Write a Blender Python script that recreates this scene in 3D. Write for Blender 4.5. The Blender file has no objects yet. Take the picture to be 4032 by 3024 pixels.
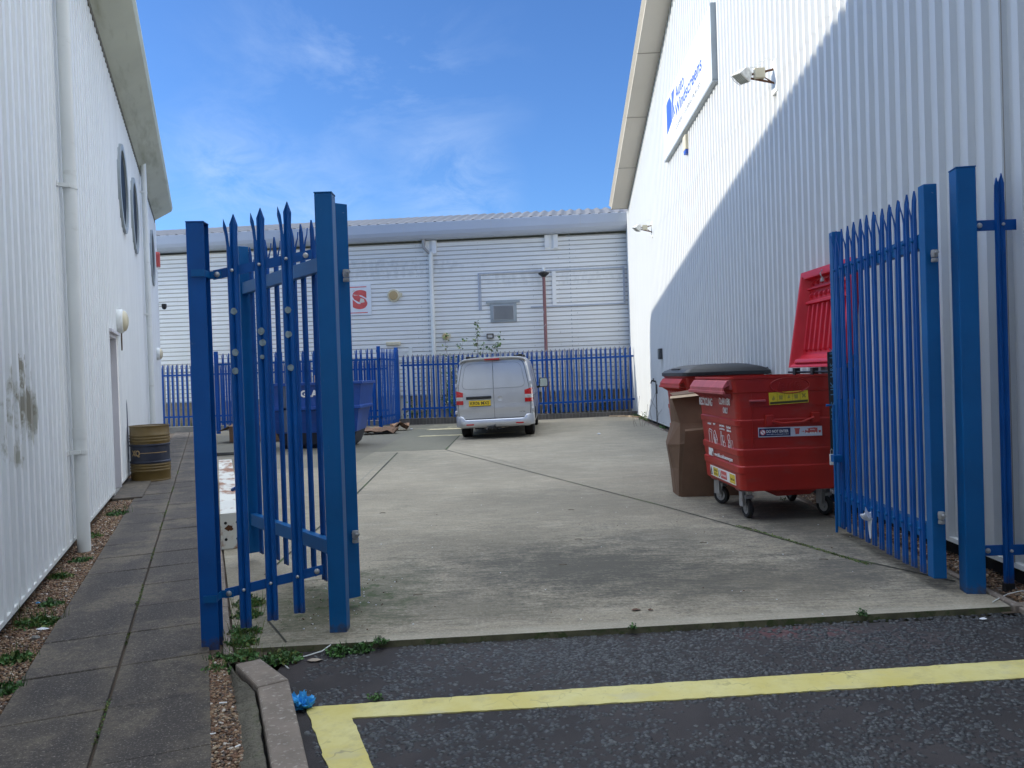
SUN_E = 2.8; SKY_S = .15; EXPO = 0.92; CLOUD = (2.5, 3.1, 4.1); SKY_FILL = (12.5, 13.8, 15.8); SKYT = (.34, .53, .84)
import bpy, bmesh, math, random
import numpy as np
from mathutils import Matrix, Vector
random.seed(7); np.random.seed(7)
R = math.radians; PI = math.pi; rnd = random.uniform
scn = bpy.context.scene
col = scn.collection

# ---------------------------------------------------------------- helpers
class MB:
    """collects geometry that becomes ONE mesh object"""
    def __init__(s): s.v = []; s.f = []; s.m = []
    def add(s, vs, fs, mi=0, M=None):
        b = len(s.v)
        s.v += [tuple(M @ Vector(p)) if M is not None else tuple(p) for p in vs]
        s.f += [tuple(b + i for i in f) for f in fs]
        s.m += [mi] * len(fs); return s
    def box(s, x0, x1, y0, y1, z0, z1, mi=0, M=None):
        vs = [(x, y, z) for z in (z0, z1) for y in (y0, y1) for x in (x0, x1)]
        return s.add(vs, [(0,2,3,1),(4,5,7,6),(0,1,5,4),(2,6,7,3),(0,4,6,2),(1,3,7,5)], mi, M)
    def prism(s, pts, axis, a, b, mi=0, M=None):
        """pts: 2-D outline; axis 'x': pts are (y,z); 'y': (x,z); 'z': (x,y)"""
        def P(p, t): return {'x': (t, p[0], p[1]), 'y': (p[0], t, p[1]), 'z': (p[0], p[1], t)}[axis]
        n = len(pts); vs = [P(p, a) for p in pts] + [P(p, b) for p in pts]
        fs = [tuple(range(n))[::-1], tuple(range(n, 2*n))] + [(i, (i+1) % n, n+(i+1) % n, n+i) for i in range(n)]
        return s.add(vs, fs, mi, M)
    def tube(s, pts, r, n=8, mi=0, cap=True):
        P = [Vector(p) for p in pts]; rs = r if isinstance(r, (list, tuple)) else [r]*len(P)
        vs = []; fs = []
        up = Vector((0.13, 0.21, 1)).normalized()
        for i, p in enumerate(P):
            d = (P[min(i+1, len(P)-1)] - P[max(i-1, 0)]).normalized()
            a = d.cross(up)
            if a.length < .2: a = d.cross(Vector((1, 0, 0)))
            a.normalize(); b = d.cross(a)
            for k in range(n):
                t = 2*PI*k/n; vs.append(p + (a*math.cos(t) + b*math.sin(t))*rs[i])
        for i in range(len(P)-1):
            for k in range(n):
                fs.append((i*n+k, i*n+(k+1) % n, (i+1)*n+(k+1) % n, (i+1)*n+k))
        if cap: fs.append(tuple(range(n))); fs.append(tuple((len(P)-1)*n+k for k in range(n))[::-1])
        return s.add(vs, fs, mi)
    def lathe(s, prof, c=(0,0,0), n=32, mi=0, M=None, mfun=None, cap=True):
        vs = [(c[0]+r*math.cos(2*PI*k/n), c[1]+r*math.sin(2*PI*k/n), c[2]+z) for r, z in prof for k in range(n)]
        for i in range(len(prof)-1):
            fs = [(i*n+k, i*n+(k+1) % n, (i+1)*n+(k+1) % n, (i+1)*n+k) for k in range(n)]
            if i == 0: s.add(vs, fs, mfun(i) if mfun else mi, M); base = len(s.v)-len(vs)
            else:
                s.f += [tuple(base+j for j in f) for f in fs]; s.m += [mfun(i) if mfun else mi]*n
        if cap:
            s.f += [tuple(base+k for k in range(n))[::-1], tuple(base+(len(prof)-1)*n+k for k in range(n))]; s.m += [mi, mi]
        return s
    def sheet(s, grid, off, mi=0, M=None):
        """grid rows x cols of points, given thickness by the vector off"""
        r = len(grid); c = len(grid[0]); o = Vector(off)
        vs = [Vector(p) for row in grid for p in row]; vs += [p + o for p in vs]; N = r*c
        fs = []
        for i in range(r-1):
            for j in range(c-1):
                q = (i*c+j, i*c+j+1, (i+1)*c+j+1, (i+1)*c+j)
                fs.append(q); fs.append(tuple(N+k for k in q[::-1]))
        for i in range(r-1):
            for j in (0, c-1): fs.append((i*c+j, (i+1)*c+j, N+(i+1)*c+j, N+i*c+j))
        for j in range(c-1):
            for i in (0, r-1): fs.append((i*c+j, i*c+j+1, N+i*c+j+1, N+i*c+j))
        return s.add(vs, fs, mi, M)
    def mesh(s, name, mats, smooth=None):
        me = bpy.data.meshes.new(name); me.from_pydata(s.v, [], s.f)
        for m in (mats if isinstance(mats, (list, tuple)) else [mats]): me.materials.append(m)
        me.polygons.foreach_set('material_index', s.m)
        bm = bmesh.new(); bm.from_mesh(me); bmesh.ops.recalc_face_normals(bm, faces=bm.faces); bm.to_mesh(me); bm.free()
        if smooth is not None:
            me.polygons.foreach_set('use_smooth', [True]*len(me.polygons))
            if smooth < 179: me.set_sharp_from_angle(angle=R(smooth))
        me.update(); return me
    def build(s, name, mats, parent=None, smooth=None, bevel=0, seg=2):
        o = bpy.data.objects.new(name, s.mesh(name, mats, smooth)); col.objects.link(o)
        if parent: o.parent = parent
        if bevel:
            b = o.modifiers.new('bevel', 'BEVEL'); b.width = bevel; b.segments = seg; b.limit_method = 'ANGLE'; b.angle_limit = R(40)
            b.harden_normals = False
        return o

def tag(o, label, cat=None, group=None, kind=None):
    if label: o['label'] = label
    if cat: o['category'] = cat
    if group: o['group'] = group
    if kind: o['kind'] = kind
    return o
def thing(name, label, cat, loc=(0,0,0), rz=0, group=None):
    o = bpy.data.objects.new(name, None); col.objects.link(o); o.empty_display_size = .2
    o.location = loc; o.rotation_euler = (0, 0, rz)
    return tag(o, label, cat, group)
def link(name, me, parent, loc=(0,0,0), rot=(0,0,0)):
    o = bpy.data.objects.new(name, me); col.objects.link(o); o.parent = parent; o.location = loc; o.rotation_euler = rot
    return o
def kids(o): return [c for c in bpy.data.objects if c.parent == o]
def copy_tree(o, parent=None):
    c = o.copy(); col.objects.link(c); c.parent = parent
    for ch in kids(o): copy_tree(ch, c)
    return c

# ---------------------------------------------------------------- materials
MATS = {}
soiled = []
class NT:
    def __init__(s, m): s.t = m.node_tree; s.n = s.t.nodes; s.l = s.t.links
    def new(s, ty, **k):
        n = s.n.new(ty)
        for a, v in k.items():
            if a.startswith('_'): n.inputs[int(a[1:])].default_value = v
            else: setattr(n, a, v)
        return n
    def link(s, a, b): s.l.new(a, b)
    def coord(s, kind='Object', scale=(1,1,1), rot=(0,0,0), loc=(0,0,0)):
        tc = s.new('ShaderNodeTexCoord'); mp = s.new('ShaderNodeMapping')
        mp.inputs['Scale'].default_value = scale; mp.inputs['Rotation'].default_value = rot; mp.inputs['Location'].default_value = loc
        s.link(tc.outputs[kind], mp.inputs[0]); return mp.outputs[0]
    def noise(s, co, scale, detail=4, rough=.55, dist=0):
        n = s.new('ShaderNodeTexNoise'); n.inputs['Scale'].default_value = scale; n.inputs['Detail'].default_value = detail
        n.inputs['Roughness'].default_value = rough; n.inputs['Distortion'].default_value = dist
        s.link(co, n.inputs['Vector']); return n.outputs['Fac']
    def ramp(s, f, a, b, ca=(0,0,0,1), cb=(1,1,1,1)):
        r = s.new('ShaderNodeValToRGB'); r.color_ramp.elements[0].position = a; r.color_ramp.elements[1].position = b
        r.color_ramp.elements[0].color = ca; r.color_ramp.elements[1].color = cb
        s.link(f, r.inputs[0]); return r.outputs[0]
    def mix(s, f, a, b, blend='MIX'):
        m = s.new('ShaderNodeMix'); m.data_type = 'RGBA'; m.blend_type = blend
        for i, v in ((0, f), (6, a), (7, b)):
            if hasattr(v, 'is_output'): s.link(v, m.inputs[i])
            else: m.inputs[i].default_value = v if i == 0 else (*v[:3], 1)
        return m.outputs[2]
    def math(s, op, a, b=0, clamp=False):
        m = s.new('ShaderNodeMath'); m.operation = op; m.use_clamp = clamp
        for i, v in ((0, a), (1, b)):
            if hasattr(v, 'is_output'): s.link(v, m.inputs[i])
            else: m.inputs[i].default_value = v
        return m.outputs[0]
    def blob(s, x, y, rx, ry, rot=0, z=0, rzz=None, soft=.5):
        """soft-edged patch of wear at a fixed place on the object"""
        tc = s.new('ShaderNodeTexCoord'); mp = s.new('ShaderNodeMapping'); mp.vector_type = 'TEXTURE'
        mp.inputs['Location'].default_value = (x, y, z); mp.inputs['Rotation'].default_value = (0, 0, rot)
        mp.inputs['Scale'].default_value = (rx, ry, rzz if rzz else 100)
        s.link(tc.outputs['Object'], mp.inputs[0])
        g = s.new('ShaderNodeTexGradient'); g.gradient_type = 'SPHERICAL'; s.link(mp.outputs[0], g.inputs[0])
        return s.math('MULTIPLY', g.outputs['Fac'], 1/soft, True)
    def bump(s, h, strength, dist=.01, nrm=None):
        b = s.new('ShaderNodeBump'); b.inputs['Strength'].default_value = strength; b.inputs['Distance'].default_value = dist
        s.link(h, b.inputs['Height'])
        if nrm: s.link(nrm, b.inputs['Normal'])
        return b.outputs[0]
def mat(name, c, rough=.6, metal=0, var=None, dirt=None, bump=None, spec=.5, coat=0):
    """var=(scale,amount) brightness variation; dirt=(scale,lo,hi,colour) blotches; bump=(scale,strength,dist)"""
    m = bpy.data.materials.new(name); m.use_nodes = True; t = NT(m)
    b = t.n['Principled BSDF']
    b.inputs['Base Color'].default_value = (*c, 1); b.inputs['Roughness'].default_value = rough; b.inputs['Metallic'].default_value = metal
    b.inputs['Specular IOR Level'].default_value = spec; b.inputs['Coat Weight'].default_value = coat
    out = None
    if var or dirt: out = t.mix(0., c, c)
    if var:
        n = t.noise(t.coord(), var[0], 5)
        out = t.mix(t.ramp(n, .3, .7), tuple(x*(1-var[1]) for x in c), tuple(min(1, x*(1+var[1])) for x in c))
    if dirt:
        sc = dirt[0] if isinstance(dirt[0], tuple) else (dirt[0],)*3
        n = t.noise(t.coord(scale=sc), 1, 8, .65)
        out = t.mix(t.ramp(n, dirt[1], dirt[2]), out, dirt[3])
    if out is not None: t.link(out, b.inputs['Base Color'])
    if bump: t.link(t.bump(t.noise(t.coord(), bump[0], 6), bump[1], bump[2]), b.inputs['Normal'])
    m['c'] = 1; return m

BLUE = (.001, .082, .320)
M_blue = mat('blue paint', BLUE, .42, spec=.3, var=(3, .18), dirt=(9, .70, .78, (.10, .17, .27)), bump=(60, .12, .002))
M_blue2 = mat('blue paint faded', (.001, .102, .305), .45, spec=.3, var=(2, .15), dirt=(14, .72, .80, (.25, .33, .42)), bump=(60, .12, .002))
M_blue3 = mat('blue paint old', (.002, .078, .35), .42, spec=.3, var=(.8, .2), dirt=(14, .68, .78, (.2, .25, .32)))
M_galv = mat('galvanised steel', (.36, .36, .36), .5, .3, var=(2, .25), dirt=(8, .6, .8, (.22, .17, .13)))
M_bolt = mat('galvanised bolt', (.45, .46, .47), .4, .6)
M_patch = mat('bare primer', (.22, .29, .32), .7, var=(40, .3))
M_dark = mat('dark gap', (.015, .015, .016), .9)
M_black = mat('black plastic', (.018, .019, .021), .45, var=(4, .2))
M_rubber = mat('rubber', (.014, .014, .015), .75, bump=(80, .2, .002))
M_wht = mat('white pvc', (.74, .76, .74), .45, var=(1.2, .07), dirt=((2, 2, 5), .62, .85, (.42, .42, .36)))
M_off = mat('cream plastic', (.62, .56, .40), .5, var=(6, .1))
M_alu = mat('aluminium', (.55, .56, .57), .35, .8)
M_greytrim = mat('grey trim', (.34, .38, .40), .5, var=(2, .1))
M_red = mat('red plastic', (.38, .016, .009), .45, var=(2.5, .16), dirt=((3, 3, 9), .54, .80, (.27, .05, .04)), bump=(180, .06, .001))
M_redb = mat('bright red plastic', (.60, .012, .028), .40, var=(2.5, .12), bump=(180, .05, .001))
M_redpink = mat('sun-bleached red plastic', (.44, .085, .09), .5, var=(6, .2), dirt=(9, .55, .8, (.35, .06, .06)))
M_card = mat('cardboard', (.160, .095, .058), .85, var=(2.6, .22), dirt=(3, .58, .75, (.13, .075, .045)), bump=(150, .08, .001))
M_cardl = mat('cardboard inside', (.46, .34, .22), .85, var=(2, .1))
M_wood = mat('pallet wood', (.45, .23, .10), .8, var=(6, .3))
M_white = mat('white paint', (.8, .8, .8), .5)
M_rustw = mat('rusty white steel', (.68, .67, .60), .5, var=(2, .1), dirt=((2.2, 5, 5), .49, .60, (.30, .13, .05)))
M_navy = mat('navy sticker', (.02, .03, .10), .4)
M_yel = mat('yellow sticker', (.72, .55, .03), .45, var=(20, .08))
M_signb = mat('sign blue', (.035, .11, .50), .4)
M_signg = mat('sign grey lettering', (.22, .24, .26), .5)
M_signr = mat('sign red', (.62, .10, .09), .5, var=(5, .15))
M_redl = mat('red lens', (.50, .01, .01), .12, coat=.5)
M_clear = mat('clear lens', (.62, .60, .58), .12, coat=.5)
M_glass = mat('dark glass', (.02, .028, .032), .05, spec=.8)
M_port = mat('porthole glass', (.022, .026, .034), .55, spec=.06)
M_mirror = mat('mirror glass', (.75, .80, .72), .06, .95)
M_plate = mat('number plate yellow', (.80, .56, .03), .35)
M_leaf = mat('leaf green', (.055, .14, .030), .6, var=(9, .5))
M_leafd = mat('leaf dark', (.035, .070, .025), .6, var=(5, .5))
M_leafy = mat('leaf yellowish', (.13, .16, .04), .6, var=(5, .5))
M_bark = mat('bark', (.16, .13, .10), .85, var=(10, .3))
M_brick = None
M_rag = mat('white rag', (.70, .72, .76), .8)
M_glove = mat('blue nitrile', (.05, .36, .74), .42)
M_maroon = mat('maroon post', (.22, .10, .10), .5, dirt=((5, 5, 5), .60, .66, (.5, .48, .46)))
M_drum = mat('olive drum', (.135, .088, .024), .42, var=(3, .2), dirt=((6, 6, 2), .62, .8, (.07, .055, .03)))
M_drumb = mat('black drum band', (.022, .028, .05), .4, var=(5, .3))
M_tan = mat('tan marking', (.40, .28, .13), .6)
M_conc = mat('grey block', (.20, .20, .19), .9, var=(5, .2), bump=(30, .3, .01))

for mm in (M_blue, M_blue2):       # rust and splashed dirt at the feet of the posts
    t_ = NT(mm); bs = t_.n['Principled BSDF']; src = bs.inputs['Base Color'].links[0].from_socket
    tc_ = t_.new('ShaderNodeTexCoord'); sp_ = t_.new('ShaderNodeSeparateXYZ'); t_.link(tc_.outputs['Object'], sp_.inputs[0])
    ft = t_.math('ADD', t_.math('MULTIPLY', sp_.outputs[2], -4.0), t_.math('MULTIPLY', t_.noise(t_.coord(), 22, 6, .7), 1.1))
    sc_ = t_.ramp(t_.noise(t_.coord(scale=(3, 3, 1)), 14, 7, .8), .66, .70)
    k1 = t_.mix(t_.math('MULTIPLY', t_.ramp(ft, .32, .62), .75), src, (.075, .05, .03))
    k2 = t_.mix(t_.math('MULTIPLY', sc_, .55), k1, (.12, .20, .30)); t_.link(k2, bs.inputs['Base Color'])
def m_clad(name, base, patches=None, axis='z', streak=.05, dirtcol=(.42, .42, .36)):
    m = mat(name, base, .48); t = NT(m); b = t.n['Principled BSDF']
    st = t.noise(t.coord(scale=(2.2, 2.2, .18) if axis == 'z' else (.5, .5, 1.5)), 1.6, 6, .6)
    c = t.mix(t.ramp(st, .35, .75), tuple(x*(1+streak) for x in base), tuple(x*(1-streak*1.6) for x in base))
    fine = t.noise(t.coord(scale=(5, 5, .5)), 2.5, 8, .7)
    c = t.mix(t.math('MULTIPLY', t.ramp(fine, .60, .85), .35 if streak > .025 else .10), c, dirtcol)
    for (x, y, z, rx, rz, lo, hi, pc) in (patches or []):
        blob = t.blob(x, y, rx, 3, z=z, rzz=rz, soft=.45)
        n = t.noise(t.coord(scale=(1, 1, .45)), 6, 8, .68)
        c = t.mix(t.ramp(t.math('MULTIPLY', blob, n), lo, hi), c, pc)
    t.link(c, b.inputs['Base Color'])
    return m
M_cladL = m_clad('white cladding left', (.82, .84, .845), [(.55, 0, 1.35, 1.1, .60, .47, .56, (.47, .47, .41)), (.55, 0, 1.45, 1.0, .60, .53, .565, (.34, .32, .26)), (3.0, 0, 1.55, .09, .4, .47, .5, (.30, .28, .22)), (8.3, 0, .8, .16, .75, .34, .5, (.10, .11, .17))], streak=.05)
M_cladR = m_clad('white cladding right', (.635, .655, .655), [(0, 0, 0, .1, .1, .9, 1, (.5, .5, .4))], streak=.02)
M_cladF = m_clad('pale grey cladding', (.82, .83, .82), [(7, 0, 5.4, 7, .55, .36, .75, (.56, .58, .58)), (15, 0, 4.9, 6, .5, .40, .80, (.60, .62, .62))], axis='x', streak=.03, dirtcol=(.44, .42, .35))
M_soffL = mat('stained soffit', (.50, .51, .41), .6, var=(.8, .10), dirt=((.5, 3, 3), .52, .75, (.27, .27, .17)))
M_soffR = mat('soffit right', (.55, .51, .44), .6, var=(.5, .06), dirt=((.6, 3, 3), .62, .85, (.40, .37, .30)))
M_fasc = mat('fascia', (.44, .48, .55), .42, var=(.3, .06))
M_fascR = mat('verge trim', (.66, .64, .60), .45)
M_roof = mat('metal roofing', (.13, .13, .135), .6, .1, var=(.5, .15))

def m_concrete():
    m = mat('yard concrete', (.3, .3, .3), .85); t = NT(m); b = t.n['Principled BSDF']
    co = t.coord()
    big = t.noise(co, .45, 5, .6)
    c = t.mix(t.ramp(big, .32, .68), (.200, .172, .122), (.335, .290, .210))
    mid = t.noise(t.coord(scale=(.9, 3.0, 1), rot=(0, 0, -.06)), 1.6, 10, .78)
    c = t.mix(t.math('MULTIPLY', t.ramp(mid, .46, .64), .55), c, (.17, .155, .115))
    m2 = t.noise(t.coord(scale=(1, 1.8, 1)), 5.5, 8, .75)
    c = t.mix(t.math('MULTIPLY', t.ramp(m2, .50, .68), .45), c, (.19, .172, .13))
    m3 = t.noise(t.coord(scale=(1, 1.8, 1), loc=(7, 3, 0)), 2.5, 8, .7)
    c = t.mix(t.math('MULTIPLY', t.ramp(m3, .52, .70), .4), c, (.47, .43, .34))
    # brushed tamping lines across the slab
    br = t.noise(t.coord(scale=(1.6, 17, 1), rot=(0, 0, -.062)), 2.2, 9, .80)
    grit = t.noise(co, 26, 8, .82)
    pm = t.ramp(t.noise(co, .8, 4, .6), .40, .62)
    lines = t.math('MULTIPLY', t.ramp(br, .52, .60), t.math('ADD', t.math('MULTIPLY', pm, .6), .35))
    c = t.mix(t.math('MULTIPLY', lines, .80), c, (.115, .102, .076))
    c = t.mix(t.math('MULTIPLY', t.ramp(grit, .54, .62), .55), c, (.13, .118, .09))
    fine = t.noise(co, 55, 6, .7)
    c = t.mix(t.math('MULTIPLY', t.ramp(fine, .48, .70), .5), c, (.52, .48, .40))
    # older, greener slab at the back left
    tc = t.new('ShaderNodeTexCoord'); sp = t.new('ShaderNodeSeparateXYZ'); t.link(tc.outputs['Object'], sp.inputs[0])
    far = t.math('MULTIPLY', t.math('GREATER_THAN', sp.outputs[1], 15.95), t.math('LESS_THAN', sp.outputs[0], -1.38))
    c = t.mix(t.math('MULTIPLY', far, .75), c, (.105, .105, .075))
    leftb = t.math('MULTIPLY', t.math('GREATER_THAN', sp.outputs[1], 13.4), t.math('LESS_THAN', sp.outputs[0], -2.9))
    c = t.mix(t.math('MULTIPLY', leftb, .55), c, (.12, .11, .09))
    mk = t.noise(t.coord(scale=(1, 1.6, 1)), 3.2, 8, .72)
    for x, y, rx, ry, lo, hi, cc, am in [(1.7, 5.35, 1.9, .75, .2, .5, (.075, .066, .048), .65), (-.1, 6.9, 1.5, 1.0, .2, .5, (.085, .076, .055), .45), (.9, 8.8, 2.6, 1.7, .2, .5, (.10, .09, .066), .40), (-.3, 5.0, 1.0, .5, .2, .5, (.08, .072, .05), .5), (.55, 5.95, 1.75, 1.15, .16, .50, (.058, .054, .042), .90), (1.35, 6.9, .9, .6, .2, .5, (.08, .075, .06), .5), (2.75, 7.6, 1.0, 2.6, .12, .45, (.062, .060, .052), .8),
            (2.5, 5.7, .75, .75, .18, .5, (.075, .07, .06), .6), (-1.25, 5.15, .72, .9, .08, .38, (.062, .064, .030), .85), (-.95, 5.6, .5, .9, .2, .5, (.09, .09, .06), .5), (-3.0, 14.6, 2.5, 2.2, .2, .5, (.10, .10, .07), .5),
            (-1.6, 21.5, 5, 2.4, .2, .5, (.10, .10, .07), .5), (3.2, 20, .9, 6, .2, .5, (.13, .125, .10), .5)]:
        bl_ = t.blob(x, y, rx*1.25, ry*1.3, soft=1.0)
        bb_ = t.math('ADD', t.math('MULTIPLY', bl_, 1.0), t.math('MULTIPLY', t.math('SUBTRACT', mk, .5), 1.3))
        bb_ = t.math('ADD', bb_, t.math('MULTIPLY', t.math('SUBTRACT', br, .5), 1.1)); bb_ = t.math('ADD', bb_, t.math('MULTIPLY', t.math('SUBTRACT', grit, .5), 1.6))
        f = t.math('MULTIPLY', t.math('MULTIPLY', t.ramp(bb_, .22, .80), t.math('MULTIPLY', bl_, 3.5, True)), am)
        c = t.mix(f, c, cc)
    gr = t.math('MULTIPLY', t.math('MULTIPLY', t.blob(-1.2, 5.3, .62, .75, soft=.5), t.ramp(t.noise(co, 7, 6, .7), .53, .60)), .8)
    c = t.mix(gr, c, (.035, .060, .012))
    ed = t.blob(.8, 4.46, 3.4, .17, rot=.07, soft=.25)
    c = t.mix(t.math('MULTIPLY', ed, .28), c, (.40, .37, .30))
    t.link(c, b.inputs['Base Color'])
    n1 = t.bump(br, .6, .006); n2 = t.bump(fine, .35, .003, n1); t.link(n2, b.inputs['Normal'])
    return m
M_yard = m_concrete()
def m_path():
    m = mat('path paving', (.2, .2, .2), .85); t = NT(m); b = t.n['Principled BSDF']; co = t.coord()
    gi = t.new('ShaderNodeNewGeometry')
    c = t.mix(gi.outputs['Random Per Island'], (.058, .049, .041), (.078, .066, .054))
    c = t.mix(t.ramp(t.noise(co, 1.7, 7, .7), .40, .60), c, (.040, .034, .031))
    c = t.mix(t.math('MULTIPLY', t.ramp(t.noise(co, 1.5, 8, .72), .50, .60), .8), c, (.135, .112, .082))
    sp = t.noise(co, 90, 4, .8)
    c = t.mix(t.math('MULTIPLY', t.ramp(sp, .55, .66), .8), c, (.33, .29, .25))
    c = t.mix(t.math('MULTIPLY', t.ramp(t.noise(co, 60, 4, .8), .60, .70), .7), c, (.035, .032, .032))
    tc = t.new('ShaderNodeTexCoord'); vm = t.new('ShaderNodeVectorMath'); vm.operation = 'DOT_PRODUCT'; t.link(tc.outputs['Object'], vm.inputs[0]); vm.inputs[1].default_value = (.9285, .3714, 0)
    ac = t.math('ABSOLUTE', t.math('SUBTRACT', vm.outputs['Value'], .9285*-1.73+.3714*3.03))
    ed = t.math('MAXIMUM', t.ramp(ac, .0, .11, (1, 1, 1, 1), (0, 0, 0, 1)), t.ramp(ac, .36, .45))
    ed = t.math('MULTIPLY', ed, t.ramp(t.noise(co, 5, 8, .75), .38, .60))
    c = t.mix(t.math('MULTIPLY', ed, .7), c, (.155, .128, .092))
    dk = t.noise(co, 28, 8, .85); c = t.mix(t.math('MULTIPLY', t.ramp(dk, .50, .58), .65), c, (.040, .034, .032))
    t.link(c, b.inputs['Base Color']); t.link(t.bump(sp, .4, .003), b.inputs['Normal'])
    return m
M_path = m_path()
def m_island(name, cols, rough=.8, stops=None):
    m = mat(name, cols[0], rough); t = NT(m); b = t.n['Principled BSDF']
    gi = t.new('ShaderNodeNewGeometry'); r = t.new('ShaderNodeValToRGB'); e = r.color_ramp.elements
    r.color_ramp.interpolation = 'CONSTANT'
    for i, c in enumerate(cols):
        p = stops[i] if stops else i/len(cols)
        if i < 2: e[i].position = p; e[i].color = (*c, 1)
        else: q = e.new(p); q.color = (*c, 1)
    t.link(gi.outputs['Random Per Island'], r.inputs[0])
    c = t.mix(t.ramp(t.noise(t.coord(), 120, 4), .35, .7), r.outputs[0], (.5, .5, .5), 'MULTIPLY')
    c = t.mix(.5, r.outputs[0], c)
    t.link(c, b.inputs['Base Color']); return m
M_peb = m_island('pebbles', [(.25, .15, .085), (.13, .075, .045), (.31, .21, .125), (.09, .065, .05), (.38, .30, .21), (.18, .095, .055), (.58, .52, .45), (.16, .13, .11)], .8, [0, .18, .36, .52, .66, .74, .93, .965])
M_binder = mat('bitumen', (.009, .008, .010), .6)
M_edgeface = mat('mossy slab edge', (.085, .080, .045), .95, var=(9, .4), dirt=(14, .5, .6, (.04, .055, .015)))
M_chip = m_island('road chippings', [(.046, .051, .054), (.066, .072, .074), (.026, .029, .031), (.086, .092, .093), (.037, .041, .042), (.30, .28, .25)], .55, [0, .25, .45, .65, .8, .997])
def m_road():
    m = mat('asphalt', (.05, .045, .045), .8); t = NT(m); b = t.n['Principled BSDF']; co = t.coord()
    c = t.mix(t.ramp(t.noise(co, 1.6, 6, .65), .40, .62), (.017, .014, .0145), (.037, .030, .030))
    c = t.mix(t.math('MULTIPLY', t.ramp(t.noise(co, 140, 4, .8), .5, .75), .6), c, (.058, .053, .052))
    red = t.math('MULTIPLY', t.blob(1.55, 4.42, .46, .13, soft=.5), t.ramp(t.noise(co, 12, 6, .7), .42, .56))
    c = t.mix(t.math('MULTIPLY', red, .9), c, (.085, .018, .020))
    pk = t.math('MULTIPLY', t.blob(1.85, 4.32, .7, .28, rot=-.3, soft=.5), t.ramp(t.noise(co, 25, 6, .7), .45, .6))
    c = t.mix(t.math('MULTIPLY', pk, .6), c, (.13, .10, .10))
    t.link(c, b.inputs['Base Color'])
    t.link(t.bump(t.noise(co, 160, 5, .8), .6, .004), b.inputs['Normal']); return m
M_road = m_road()
def m_yline():
    m = mat('yellow road paint', (.66, .58, .2), .7); t = NT(m); b = t.n['Principled BSDF']; co = t.coord()
    c = t.mix(t.ramp(t.noise(co, 2.3, 6, .7), .38, .68), (.55, .47, .14), (.62, .57, .26))
    c = t.mix(t.math('MULTIPLY', t.ramp(t.noise(co, 9, 8, .75), .52, .72), .65), c, (.36, .31, .15))
    v = t.new('ShaderNodeTexVoronoi'); v.feature = 'DISTANCE_TO_EDGE'; v.inputs['Scale'].default_value = 5
    nn = t.new('ShaderNodeTexNoise'); nn.inputs['Scale'].default_value = 8; t.link(co, nn.inputs['Vector'])
    ad = t.new('ShaderNodeMix'); ad.data_type = 'RGBA'; ad.blend_type = 'LINEAR_LIGHT'; ad.inputs[0].default_value = .12
    t.link(co, ad.inputs[6]); t.link(nn.outputs['Color'], ad.inputs[7]); t.link(ad.outputs[2], v.inputs['Vector'])
    crack = t.math('MULTIPLY', t.ramp(v.outputs['Distance'], .0, .022, (1,1,1,1), (0,0,0,1)), t.ramp(t.noise(co, 1.8, 3), .50, .60))
    c = t.mix(t.math('MULTIPLY', crack, .75), c, (.12, .10, .05))
    wp = t.math('ADD', t.math('MULTIPLY', t.noise(co, 38, 6, .8), 1.0), t.math('MULTIPLY', t.noise(co, 1.4, 3, .5), .5))
    c = t.mix(t.math('MULTIPLY', t.ramp(wp, .90, .96), .9), c, (.055, .05, .045))
    c = t.mix(t.math('MULTIPLY', t.ramp(t.noise(t.coord(scale=(1.2, 3, 1)), 2.6, 5, .6), .56, .66), .4), c, (.44, .41, .28))
    t.link(c, b.inputs['Base Color']); t.link(t.bump(t.noise(co, 60, 5, .8), .35, .003), b.inputs['Normal']); return m
M_yline = m_yline()
M_kerb = mat('kerb concrete', (.20, .165, .135), .9, var=(6, .25), dirt=(38, .55, .68, (.36, .33, .29)), bump=(90, .45, .004))
M_haunch = mat('rough concrete', (.115, .105, .080), .95, var=(7, .3), dirt=(7, .58, .72, (.055, .068, .025)), bump=(18, 1.0, .035))
M_earth = mat('earth', (.075, .055, .038), .95, var=(4, .3), bump=(30, .6, .01))
M_grd = mat('rough ground', (.08, .085, .045), .95, var=(.6, .3))
def m_bricks(name, c1, c2, mo, sx, sy):
    m = mat(name, c1, .9); t = NT(m); b = t.n['Principled BSDF']
    br = t.new('ShaderNodeTexBrick'); br.inputs['Scale'].default_value = 1
    for k, v in (('Color1', c1), ('Color2', c2), ('Mortar', mo)): br.inputs[k].default_value = (*v, 1)
    br.inputs['Brick Width'].default_value = sx; br.inputs['Row Height'].default_value = sy; br.inputs['Mortar Size'].default_value = .008
    t.link(t.coord(rot=(-PI/2, 0, 0)), br.inputs['Vector'])
    c = t.mix(t.math('MULTIPLY', t.ramp(t.noise(t.coord(), 3, 6), .4, .7), .5), br.outputs['Color'], tuple(x*.5 for x in c1))
    t.link(c, b.inputs['Base Color']); return m
M_brickd = m_bricks('dark edging brick', (.085, .080, .075), (.12, .11, .10), (.17, .16, .15), .11, .3)
M_stone = m_bricks('block plinth', (.30, .25, .18), (.25, .21, .16), (.18, .16, .13), .44, .22)
def m_paint():
    m = mat('silver paint', (.58, .59, .61), .28, .50, coat=.6); t = NT(m); b = t.n['Principled BSDF']
    b.inputs['Coat Roughness'].default_value = .08
    c = t.mix(t.ramp(t.noise(t.coord(), 1.7, 5), .4, .8), (.58, .59, .61), (.51, .515, .53))
    t.link(c, b.inputs['Base Color']); return m
M_silver = m_paint()

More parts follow.
